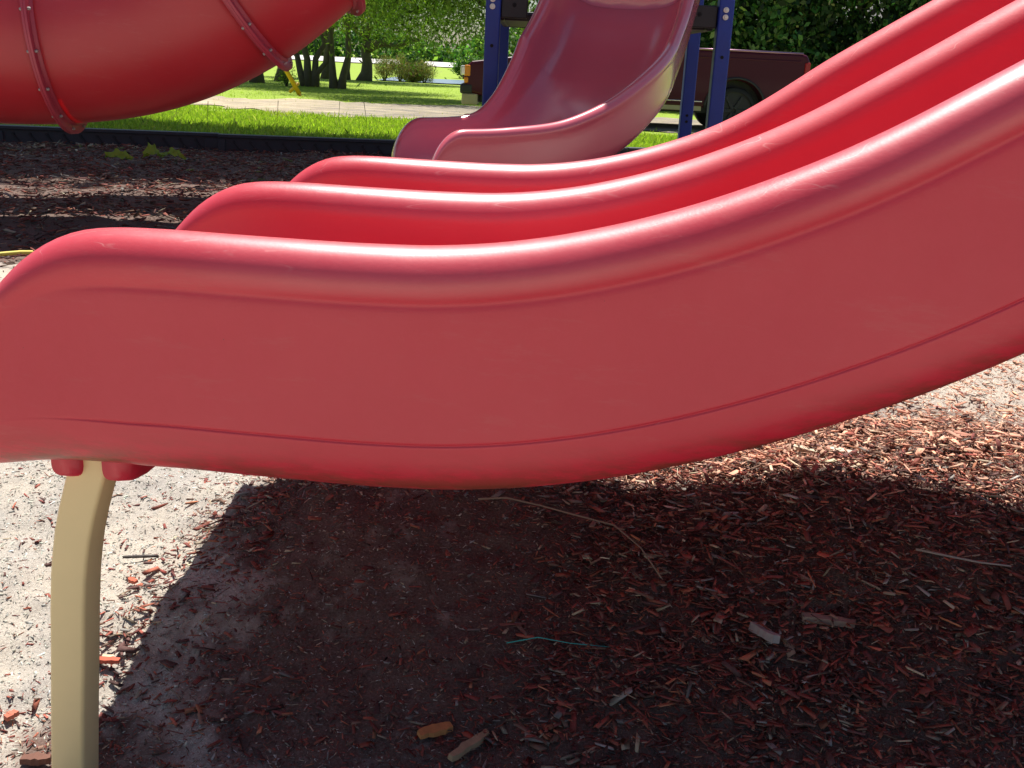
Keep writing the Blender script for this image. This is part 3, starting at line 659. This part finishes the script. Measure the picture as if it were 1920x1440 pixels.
# ------------------------------------------------------------------ black border timbers
def timber(A, B, label):
    A = Vector(A); B = Vector(B); L_ = (B-A).length; rz = math.atan2(B.y-A.y, B.x-A.x)
    t = empty('border_timber', (A.x, A.y, -.02), rz); tag(t, label, 'border timber', 'black plastic timbers along the lawn')
    hh = .218
    b = MB(); b.box((L_/2, .05, hh/2-.013), (L_, .075, hh-.026)); b.box((L_/2, .045, hh-.013), (L_, .11, .028)); b.box((L_/2, .006, .035), (L_-.06, .014, .05))
    b.box((.03, .002, hh/2-.02), (.06, .022, hh-.05)); b.box((L_-.06, .002, hh/2-.02), (.12, .022, hh-.05))
    b.build('timber_body', M_timber, t, bevel=.004)
    n = int(L_/.155); rb = MB()
    for k in range(n):
        x = .14+k*(L_-.34)/max(1, n-1)
        Mx = Matrix.Rotation(R_(-32), 3, 'Y'); rb.box((x+.04, .006, .10), (.012, .018, .15), M=Matrix.Rotation(R_(-40), 3, 'Y'))
        rb.tube([(x, .004, .155), (x, .013, .155)], .014, 8)
    rb.build('rib_pattern', M_rib, t)
    return t
timber((-6.55, 8.95), (-4.62, 9.25), 'leftmost black ribbed border timber, mostly hidden behind the tube slide')
timber((-4.60, 9.26), (-2.745, 9.58), 'black border timber with diagonal ribs under the tube slide')
timber((-2.73, 9.50), (-.86, 9.87), 'plain shaded black border timber left of the curved slide')
timber((-.84, 9.89), (1.0, 10.33), 'black border timber hidden behind the curved slide')
timber((1.02, 10.35), (2.85, 10.80), 'black border timber glimpsed right of the curved slide')
timber((2.87, 10.82), (4.70, 11.25), 'rightmost black border timber behind the double slide')

# ------------------------------------------------------------------ parked truck
mp, N, L, P = newmat('maroon_car_paint'); P.inputs['Base Color'].default_value = (.058, .003, .016, 1); P.inputs['Roughness'].default_value = .3; P.inputs['Specular IOR Level'].default_value = .22; P.inputs['Coat Weight'].default_value = .12; P.inputs['Coat Roughness'].default_value = .05
M_gl, N, L, P = newmat('tinted_car_glass'); P.inputs['Base Color'].default_value = (.01, .012, .014, 1); P.inputs['Roughness'].default_value = .04
M_tyre = simple('tyre_rubber', (.02, .02, .02), .8); M_rim = simple('alloy_rim', (.035, .035, .04), .5, .4); M_trim = simple('black_car_trim', (.02, .02, .022), .5)
M_beige = simple('beige_lower_panel', (.42, .35, .22), .4); M_chr = simple('bright_chrome', (.8, .8, .78), .12, 1.0, .02)
M_amber, N, L, P = newmat('amber_lamp'); P.inputs['Base Color'].default_value = (.80, .26, .02, 1); P.inputs['Roughness'].default_value = .15
M_lamp, N, L, P = newmat('clear_lamp'); P.inputs['Base Color'].default_value = (.75, .75, .72, 1); P.inputs['Roughness'].default_value = .1; P.inputs['Metallic'].default_value = .4
M_redl, N, L, P = newmat('red_lamp'); P.inputs['Base Color'].default_value = (.35, .01, .01, 1); P.inputs['Roughness'].default_value = .15
truck = empty('pickup_truck', (-1.06, 17.5, -.05), R_(.4)); tag(truck, 'dark maroon pickup truck parked on the grass behind the blue posts', 'pickup truck')
def arch(cx, r, z0, n=12): return [(cx+r*math.cos(a), z0+r*math.sin(a)*.98) for a in np.linspace(math.pi, 0, n)]
zb = .40; WTR = 1.92
prof = [(.05, .52), (.03, .72), (.06, .86), (.16, .95), (.80, 1.05), (1.42, 1.10), (1.50, 1.14), (3.28, 1.235), (3.34, 1.30), (5.40, 1.315), (5.52, 1.29), (5.56, 1.20), (5.57, .62), (5.50, .50)]
low = [(5.00, zb)]+arch(4.43, .47, zb)[::-1]+[(3.90, zb), (1.50, zb)]+arch(.95, .46, zb)[::-1]+[(.44, zb), (.12, .46)]
b = MB(); b.prism(prof+low, 0, WTR); b.build('body', mp, truck, bevel=.05, segs=4)
for y in (-.004, WTR-.016):
    b = MB(); b.box((4.4, y+.01, 1.19), (2.05, .03, .035)); b.box((2.4, y+.01, 1.12), (1.75, .026, .025)); b.build('side_crease', mp, truck, bevel=.012)
cabp = [(1.46, 1.10), (2.02, 1.70), (2.16, 1.75), (3.12, 1.75), (3.24, 1.68), (3.30, 1.12)]
b = MB(); b.prism(cabp, .10, WTR-.10); b.build('cab', mp, truck, bevel=.04, segs=3)
for y0, y1 in ((.088, .10), (WTR-.10, WTR-.088)):
    for pts in ([(1.74, 1.20), (2.10, 1.62), (2.55, 1.64), (2.55, 1.20)], [(2.62, 1.20), (2.62, 1.64), (3.08, 1.63), (3.12, 1.20)]):
        b = MB(); b.prism(pts, y0, y1); b.build('side_window', M_gl, truck)
b = MB(); b.add([(1.50, .20, 1.17), (1.50, WTR-.2, 1.17), (1.98, WTR-.25, 1.68), (1.98, .25, 1.68)], [(0, 1, 2, 3)])
b.add([(1.48, .20, 1.17), (1.48, WTR-.2, 1.17), (1.96, WTR-.25, 1.68), (1.96, .25, 1.68)], [(3, 2, 1, 0)]); b.build('windscreen', M_gl, truck)
M_highlight = simple('mauve_highlight_metal', (.42, .24, .32), .28, 1.0, .03)  # pale metal strips stand in for highlights along bed rail and side crease
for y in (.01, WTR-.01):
    b = MB(); b.tube([(3.36, y, 1.300), (4.4, y, 1.312), (5.44, y, 1.310)], .018, 10); b.build('bed_rail_highlight', M_highlight, truck, smooth=True)
    b = MB(); b.tube([(1.55, y, 1.118), (3.4, y, 1.185), (5.45, y, 1.195)], .010, 8); b.build('side_highlight', M_highlight, truck, smooth=True)
for cx in (.95, 4.43):
    for y in (-.012, WTR-.012):
        b = MB(); pts = [(cx+.49*math.cos(a), y, zb+.49*math.sin(a)) for a in np.linspace(math.pi*1.0, 0, 18)]; b.tube(pts, .020, 8); b.build('wheel_arch_trim', M_rim if cx > 2 else M_chr, truck, smooth=True)
    for y in (.03, WTR-.27):
        b = MB(); ring = [(.30, .0), (.355, .015), (.375, .05), (.375, .19), (.355, .225), (.30, .24)]
        vs = [(cx+r*math.cos(a), y+d, .375+r*math.sin(a)) for r, d in ring for a in (2*math.pi*k/32 for k in range(32))]
        b.add(vs, [(q*32+k, q*32+(k+1) % 32, (q+1)*32+(k+1) % 32, (q+1)*32+k) for q in range(5) for k in range(32)]); wh = b.build('tyre', M_tyre, truck, smooth=True)
        b = MB(); b.tube([(cx, y+.05, .375), (cx, y+.20, .375)], .305, 28)
        for k in range(6): a = k*math.pi/3; b.box((cx+.15*math.cos(a), y+.02, .375+.15*math.sin(a)), (.22, .03, .05), M=Matrix.Rotation(-a, 3, 'Y'))
        b.build('rim', M_rim, wh)
b = MB(); b.box((.08, WTR/2, .52), (.20, WTR+.02, .15)); b.box((.02, WTR/2, .50), (.10, WTR-.3, .13)); b.build('front_bumper', M_trim, truck, bevel=.03, segs=3)
b = MB(); b.box((.14, WTR/2, .36), (.26, WTR-.02, .17)); b.build('air_dam', M_beige, truck, bevel=.02)
b = MB(); b.box((5.60, WTR/2, .55), (.14, WTR, .16)); b.build('rear_bumper', M_chr, truck, bevel=.03)
b = MB(); b.box((.015, WTR/2, .76), (.05, 1.1, .20)); b.build('grille', M_trim, truck, bevel=.01)
for y in (.13, WTR-.13):
    b = MB(); b.box((.045, y, .80), (.13, .30, .15)); b.build('headlight', M_lamp, truck, bevel=.02)
for y in (.0, WTR):
    b = MB(); b.box((.09, y, .80), (.10, .05, .17)); b.box((.075, y, .655), (.07, .05, .09)); b.build('turn_signal', M_amber, truck, bevel=.02)
    b = MB(); b.box((5.53, y, .98), (.09, .05, .40)); b.build('tail_light', M_redl, truck, bevel=.015)
    b = MB(); b.box((2.72, y, .50), (2.35, .05, .022)); b.build('rocker_trim', M_chr, truck, bevel=.006)
    b = MB(); b.box((2.72, y+(.03 if y < 1 else -.03), .42), (2.35, .05, .14)); b.build('rocker_panel', M_beige, truck, bevel=.01)
    b = MB(); b.box((1.80, y+(-.08 if y < 1 else .08), 1.22), (.10, .18, .16)); b.build('wing_mirror', M_trim, truck, bevel=.02)
    b = MB(); b.box((2.46, y+(-.01 if y < 1 else .01), 1.03), (.16, .04, .03)); b.build('door_handle', M_trim, truck, bevel=.008)
b = MB(); b.box((2.7, WTR/2, .62), (5.0, 1.30, .62)); b.build('chassis', M_trim, truck)

# ------------------------------------------------------------------ guy wire with a yellow guard
pole = empty('utility_pole', (-9.3, 23.2, -.1)); tag(pole, 'wooden pole with a guy wire whose yellow guard is anchored in the lawn', 'utility pole')
gb = Vector((-4.87, 23.3, float(lawn_z(-4.87, 23.3)))); topg = Vector((-9.3, 23.2, 12.0))
gdir = (topg-gb).normalized()
gdir = Vector((-.50, 0, .86)); topg = gb+gdir*9.5
pole.location = (topg.x-.15, 23.3, -.1)
def kp(o): return keep(o, pole)
bpy.context.view_layer.update()
b = MB(); b.tube([(topg.x-.15, 23.3, -.2), (topg.x-.15, 23.3, 10.5)], [.16, .11], 16); kp(b.build('pole', M_pole, smooth=True))
b = MB(); b.tube([gb, topg], .006, 6); kp(b.build('guy_wire', M_wire))
b = MB(); b.tube([gb+gdir*.05, gb+gdir*2.3], .050, 10); b.tube([gb+gdir*.20+Vector((-.14, 0, -.10)), gb+gdir*.20+Vector((.06, 0, .10))], .035, 8)
kp(b.build('wire_guard', M_yellow, smooth=True))
b = MB(); b.tube([gb-gdir*.3, gb+gdir*.14], .03, 8); kp(b.build('anchor_rod', M_yellow, smooth=True))

# ------------------------------------------------------------------ trees
def leafmat(name, c1, c2, tr):
    m, N, L, P = newmat(name); at = N.new('ShaderNodeAttribute'); at.attribute_name = 'tint'
    L.new(at.outputs['Color'], P.inputs['Base Color']); P.inputs['Roughness'].default_value = .5; P.inputs['Specular IOR Level'].default_value = .4
    tl = N.new('ShaderNodeBsdfTranslucent'); mx = mix(N, L, 1.0, at.outputs['Color'], (1.0, 1.25, .45), 'MULTIPLY'); L.new(mx, tl.inputs[0])
    ms = N.new('ShaderNodeMixShader'); ms.inputs[0].default_value = tr
    L.new(P.outputs[0], ms.inputs[1]); L.new(tl.outputs[0], ms.inputs[2]); L.new(ms.outputs[0], N['Material Output'].inputs[0]); return m
M_lf = leafmat('leaf_foliage', 0, 0, .45)
M_bark = simple('dark_tree_bark', (.12, .10, .08), .9, 0, .45, 7)
LIGHT = np.array([(.26, .37, .04), (.17, .28, .04), (.36, .46, .08), (.10, .18, .04)]); DARK = np.array([(.035, .10, .025), (.07, .16, .04), (.02, .05, .018), (.16, .24, .07)])
MID = np.array([(.13, .20, .045), (.18, .26, .05), (.08, .13, .04), (.25, .32, .08)])
def leaves(name, centers, spread, per, size, pal, parent, seed, droop=.6, asp=.3, loc0=(0, 0, 0), var=.22):
    r = np.random.default_rng(seed); nC = len(centers); n = nC*per
    c = np.repeat(centers, per, 0); off = r.normal(0, 1, (n, 3))*spread; off[:, 2] -= np.abs(r.normal(0, 1, n))*spread[2]*droop
    p = c+off; ln = size*np.exp(r.normal(0, .3, n)); wd = ln*asp
    d = r.normal(0, 1, (n, 3)); d[:, 2] -= droop*1.2; d /= np.linalg.norm(d, axis=1)[:, None]
    u = r.normal(0, 1, (n, 3)); u -= d*(u*d).sum(1)[:, None]; u /= np.linalg.norm(u, axis=1)[:, None]
    V = np.stack([p, p+d*ln[:, None]*.5+u*wd[:, None]*.5, p+d*ln[:, None], p+d*ln[:, None]*.5-u*wd[:, None]*.5], 1)
    Fq = np.arange(n*4).reshape(n, 4)
    tint = np.exp(np.repeat(r.normal(0, var, nC), per)+r.normal(0, .2, n)); cc = pal[r.choice(len(pal), n)]*tint[:, None]
    o = npmesh(name, V.reshape(-1, 3)-np.array(loc0), Fq, M_lf, parent, cols=np.repeat(np.clip(cc, 0, .6), 4, 0)); return o
def stem(b, p0, p1, r0, r1, wob, seed, n=9):
    r = np.random.default_rng(seed); pts = []; rs = []
    for i in range(n):
        t = i/(n-1); q = Vector(p0).lerp(Vector(p1), t)+Vector(r.normal(0, 1, 3))*wob*math.sin(math.pi*t)
        pts.append(q); rs.append((r0+(r1-r0)*t)*(1+.7*math.exp(-t*n*1.1)))
    b.tube(pts, rs, 10); return pts
def tree(name, x, y, stems, crown, label, group, pal, seed, leaf=.10, per=60, nC=500, asp=.3, spread=(.35, .35, .3), extra=None, cat='tree', var=.22):
    """stems: list of (dx0, dx1, dy1, h, r0); crown: list of (cx, cy, cz, rx, ry, rz) relative to the base"""
    z = float(lawn_z(x, y)); t = empty(name, (x, y, z)); tag(t, label, cat, group); r = np.random.default_rng(seed)
    b = MB(); ends = []
    for k, (dx0, dx1, dy1, h, r0) in enumerate(stems):
        pts = stem(b, (dx0, 0, -.1), (dx1, dy1, h), r0, r0*.5, .06*h/3, seed*10+k); ends.append(pts)
        for q in range(4):
            a = r.uniform(0, 6.28); i0 = r.integers(5, 9); st = pts[i0]; e = st+Vector((math.cos(a)*1.6, math.sin(a)*1.6, r.uniform(.5, 1.6))); stem(b, st, e, r0*.32, r0*.12, .10, seed*100+k*10+q, 6)
    if extra:
        for k, (p0, p1, r0, r1) in enumerate(extra): stem(b, p0, p1, r0, r1, .12, seed*7+k, 8)
    b.build('trunk', M_bark, t, smooth=True)
    cs = []
    tot = sum(c[3]*c[4]*c[5] for c in crown)
    for (cx, cy, cz, rx, ry, rz) in crown:
        m_ = int(nC*rx*ry*rz/tot)+1; d = r.normal(0, 1, (m_, 3)); d /= np.linalg.norm(d, axis=1)[:, None]; rad = r.uniform(.35, 1, m_)**.5
        cs.append(np.array((cx, cy, cz))+d*rad[:, None]*np.array((rx, ry, rz)))
    cs = np.concatenate(cs); leaves('crown', cs, np.array(spread), per, leaf, pal, t, seed, asp=asp, var=var)
    return t
G1 = 'trees standing on the lawn'
S_ = [(-.10, -1.3, .3, 3.2, .085), (.0, -.35, -.2, 3.4, .10), (.08, .55, .3, 3.4, .09), (.14, 1.1, -.3, 3.2, .075)]
tree('willow_tree', -6.05, 30.2, S_, [(0, 0, 4.2, 3.0, 2.6, 2.0), (0, 0, 6, 2.6, 2.4, 2.2), (.8, -1, 2.7, 1.8, 1.2, .8)], 'multi-stemmed dark trunk tree fanning out beside the yellow guy wire guard', G1, LIGHT, 11, .12, 42, 560, var=.4)
tree('willow_tree', -5.25, 30.0, [(-.08, -.35, .1, 3.4, .095), (.10, .75, -.1, 3.3, .09)], [(.6, 0, 4.2, 2.6, 2.3, 1.9), (.9, -.8, 2.7, 1.9, 1.1, .75), (.6, 0, 6, 2, 2, 2)], 'twin-stemmed tree just right of the multi-stemmed group', G1, LIGHT, 12, .12, 42, 560, var=.4)
tree('lawn_tree', -7.95, 31.9, [(0, -.1, .0, 4, .15)], [(0, 0, 4.8, 2.6, 2.4, 2.2)], 'straight thick dark trunk seen under the tube slide, leftmost of the trees', G1, MID, 13, .14, 40, 350)
tree('lawn_tree', -8.0, 35.2, [(0, .1, .0, 4, .15)], [(0, 0, 4.8, 2.8, 2.4, 2.2)], 'straight dark trunk just left of the yellow guy wire guard', G1, MID, 14, .14, 40, 350)
tree('lawn_tree', -7.75, 41.5, [(0, .1, .0, 4, .12)], [(0, 0, 4.6, 2.8, 2.4, 2.2)], 'farther dark trunk glimpsed between the twin stems and the next tree', G1, MID, 15, .14, 40, 300)
tree('lawn_tree', -6.95, 41.6, [(0, .1, .0, 4, .12)], [(0, 0, 4.6, 2.8, 2.4, 2.2)], 'slim straight far trunk left of the tree with the low bough', G1, MID, 16, .14, 40, 300)
tree('lawn_tree', -6.15, 40.8, [(0, .35, .0, 3.0, .20)], [(1.2, 0, 4.4, 3.2, 2.4, 2.2), (2.2, -1, 2.6, 2.4, 1.2, .8)], 'broad-footed dark trunk with one low bough reaching right', G1, MID, 17, .13, 42, 480, var=.4, extra=[((.15, 0, 1.25), (2.1, -.2, 1.55), .16, .07), ((.2, 0, 1.6), (-1.4, .2, 2.4), .10, .05)])
tree('weeping_tree', -1.75, 25.5, [(.9, .9, .2, 3.6, .22)], [(-1.35, 0, 3.5, 2.6, 1.8, 1.9), (-.9, -.2, 2.6, 1.7, 1.4, 1.25), (.7, 0, 2.8, 1.5, 1.4, 1.3), (0, 0, 5.5, 2.8, 2.4, 2)], 'broad tree with drooping green foliage left of the blue posts', G1, LIGHT*.55+MID*.45, 18, .105, 56, 1000, var=.45, spread=(.32, .32, .34))
G2 = 'dense trees behind the truck'
tree('dense_tree', 2.6, 27.5, [(0, .1, 0, 3.5, .2)], [(0, 0, 3.2, 2.0, 1.6, 2.6), (-.3, 0, 1.4, 1.5, 1.2, 1.0)], 'dark leafy tree behind the truck, left of the right-hand blue post', G2, DARK*1.3, 21, .15, 40, 420, asp=.6, var=.6, spread=(.24, .24, .2))
tree('dense_tree', 5.1, 26.8, [(0, .1, 0, 3.5, .2)], [(0, 0, 3.4, 2.3, 1.6, 2.6), (.2, -.3, 1.5, 1.9, 1.2, 1.1)], 'dark leafy tree behind the truck bed, just right of the blue post', G2, DARK*1.35, 22, .15, 40, 640, asp=.6, var=.6, spread=(.24, .24, .2))
tree('dense_tree', 8.0, 27.2, [(0, .1, 0, 3.5, .2)], [(0, 0, 3.4, 2.3, 1.6, 2.6), (.2, -.3, 1.4, 2.0, 1.2, 1.2)], 'darkest leafy tree above the rear end of the truck', G2, DARK*1.0, 23, .15, 40, 640, asp=.6, var=.6, spread=(.24, .24, .2))
tree('dense_tree', 11.2, 27.5, [(0, .1, 0, 3.5, .2)], [(0, 0, 3.4, 2.4, 1.6, 2.6), (.2, -.3, 1.4, 2.0, 1.2, 1.2)], 'dense tree at the far right, mostly hidden behind the double slide', G2, DARK, 24, .15, 40, 420, asp=.6, var=.6, spread=(.24, .24, .2))
# big shade tree left of the frame whose canopy shades the mulch
tree('shade_tree', -7.6, 11.8, [(0, .6, -.2, 5.5, .30)], [(3.2, -.15, 6.6, 3.3, 1.9, 1.0), (1.2, .6, 7.6, 3, 2.4, 1.4)], 'tall shade tree standing left of the frame over the border', None, MID, 31, .24, 60, 1200, asp=.5, spread=(.45, .45, .35), extra=[((.3, -.1, 4.5), (3.2, -.6, 6.4), .16, .06), ((.5, -.1, 5), (4.5, .3, 7.0), .14, .05)])
def shrub(name, x, y, rx, ry, h, pal, label, seed, n=120, per=30, leaf=.08, asp=.3, group=None, droop=0):
    z = float(lawn_z(x, y)); t = empty(name, (x, y, z)); tag(t, label, 'shrub', group); r = np.random.default_rng(seed)
    d = r.normal(0, 1, (n, 3)); d /= np.linalg.norm(d, axis=1)[:, None]; c = np.array((0, 0, h*.52))+d*(r.uniform(.2, 1, (n, 1))**.4)*np.array((rx, ry, h*.5))
    leaves('foliage', c, np.array((.10, .10, .10)), per, leaf, pal, t, seed, droop=droop, asp=asp)
    b = MB()
    for k in range(7): a = k*.9; b.tube([(0, 0, -.05), (rx*.3*math.cos(a), ry*.3*math.sin(a), h*.3), (rx*.6*math.cos(a), ry*.6*math.sin(a), h*.75)], [.02, .015, .006], 5)
    b.build('stem', M_tan2, t)
REED = np.array([(.22, .16, .09), (.18, .22, .06), (.30, .2, .12), (.12, .18, .05)])
shrub('round_bush', -5.0, 47.5, .50, .5, 1.15, DARK, 'round dark green bush with a pale top beyond the lawn trees', 41, 160, 40, .10, .4)
G3 = 'reedy shrubs along the pond bank'
for i, (x, y, rx, h, lab) in enumerate(((-6.05, 46.0, .42, .85, 'wispy tan shrub just right of the broad-footed trunk'), (-5.35, 45.6, .38, .95, 'wispy shrub left of and below the round dark bush'), (-4.75, 45.0, .34, .62, 'low dark reddish shrub directly below the round bush'), (-4.25, 44.8, .42, .66, 'rightmost low shrub at the left end of the pond water'))):
    shrub('reed_shrub', x, y, rx, .4, h, REED if i != 2 else REED*.6, lab, 50+i, 90, 30, .12, .12, G3, -.8)
shrub('wide_bush', -3.2, 66, 1.4, .8, 1.2, DARK*1.3, 'wide low dark green bush on the far bank, left of the truck', 60, 200, 40, .14, .4)
shrub('leafy_weed', -6.55, 29.5, .16, .15, .42, LIGHT, 'small leafy weed clump at the foot of the multi-stemmed tree', 61, 24, 24, .06, .3)
# far wood closing the horizon
r = np.random.default_rng(77); n = 2600
ax_ = r.uniform(-230, 230, n); hh_ = 9+5*np.sin(ax_*.05)+3*np.sin(ax_*.17+1)
cc_ = np.stack([ax_, 215+r.uniform(-8, 8, n), -.5+r.random(n)**.8*hh_], -1)
fw = leaves('far_wood', cc_, np.array((1.3, 1.3, .9)), 26, 1.0, DARK*1.3, None, 78, asp=.6); tag(fw, 'far wooded edge closing the horizon beyond the road', 'wood', kind='stuff')
# building glimpsed through the dense trees
bd = empty('pink_building', (9.5, 60, -.4)); tag(bd, 'pale pinkish building glimpsed through gaps in the dense trees', 'building')
mpk = simple('pinkish_stucco', (.62, .42, .34), .85, 0, .08, 2)
b = MB(); b.box((4, 4, 1.9), (16, 8, 3.8)); b.build('wall', mpk, bd)
b = MB(); b.add([(-4.6, -.6, 3.8), (12.6, -.6, 3.8), (12.6, 8.6, 3.8), (-4.6, 8.6, 3.8), (-3, 4, 5.6), (11, 4, 5.6)], [(0, 1, 5, 4), (1, 2, 5), (2, 3, 4, 5), (3, 0, 4), (3, 2, 1, 0)]); b.build('roof', simple('grey_shingle', (.12, .11, .11), .9), bd)
for x in (-1.5, 2.5, 6.5): 
    b = MB(); b.box((x, -.02, 2.0), (1.3, .06, 1.3)); b.build('window', M_gl, bd)

# ------------------------------------------------------------------ grass blades on the near lawn
def blades(name, n, y0, y1, xlim, h, seed, dens=None):
    r = np.random.default_rng(seed); t = r.random(n*2)**1.3; x0 = r.uniform(-1, 1, n*2); yb = bord(0)
    y = y0+(y1-y0)*t; x = x0*xlim*(y/y1+.25); k = (y > bord(x)+.10) & ~((y > 17.0-.10*(x+4)+.9*vnoise(x, y, .9, 44)) & (y < 21.6+.1*(x+4)+1.5*vnoise(x, y, .7, 45)) & (r.random(n*2) > .06))
    k &= (r.random(n*2) < .35+.65*ss(vnoise(x, y, 1.7, 5)+.5, .2, .6)); x = x[k][:n]; y = y[k][:n]; n = len(x)
    z = lawn_z(x, y); hh = h*np.exp(r.normal(0, .35, n)); w_ = hh*.09+.0015; a = r.uniform(0, 6.28, n); lx_, ly_ = np.cos(a), np.sin(a); bd_ = r.normal(0, .35, (n, 2))*hh[:, None]
    P0 = np.stack([x-lx_*w_, y-ly_*w_, z-.01], -1); P1 = np.stack([x+lx_*w_, y+ly_*w_, z-.01], -1)
    P2 = np.stack([x+bd_[:, 0]*.4+lx_*w_*.7, y+bd_[:, 1]*.4+ly_*w_*.7, z+hh*.6], -1); P3 = np.stack([x+bd_[:, 0], y+bd_[:, 1], z+hh], -1)
    V = np.stack([P0, P1, P2, P3], 1); c = np.array([(.38, .49, .05), (.46, .55, .08), (.27, .37, .05), (.56, .52, .19)])[r.choice(4, n, p=[.38, .34, .2, .08])]*np.exp(r.normal(0, .18, (n, 1)))
    return npmesh(name, V.reshape(-1, 3), np.arange(n*4).reshape(n, 4), M_lf, cols=np.repeat(c, 4, 0))
tag(blades('grass_blades', 150000, 9.6, 17.5, 5.6, .034, 90), 'bright green grass blades of the lawn behind the border', 'grass', kind='stuff')
tag(blades('far_grass', 16000, 17, 40, 9.5, .028, 91), 'short grass of the farther lawn under the trees', 'grass', kind='stuff')
mst = simple('dry_grass_stalk', (.10, .12, .04), .8)
for i, (x, y, h_) in enumerate(((-2.55, 11.0, .33), (-1.62, 10.9, .36), (-3.15, 10.6, .30), (-.95, 10.8, .22), (-2.30, 13.2, .32))):
    z = float(lawn_z(x, y)); b = MB(); b.tube([(0, 0, -.02), (.008, 0, h_*.5), (.02*(-1)**i, 0, h_)], [.0022, .002, .0035], 5)
    o = b.build('grass_stalk', mst); o.location = (x, y, z); tag(o, 'thin dark seed stalk rising from the lawn behind the border', 'grass stalk', 'tall grass stalks')
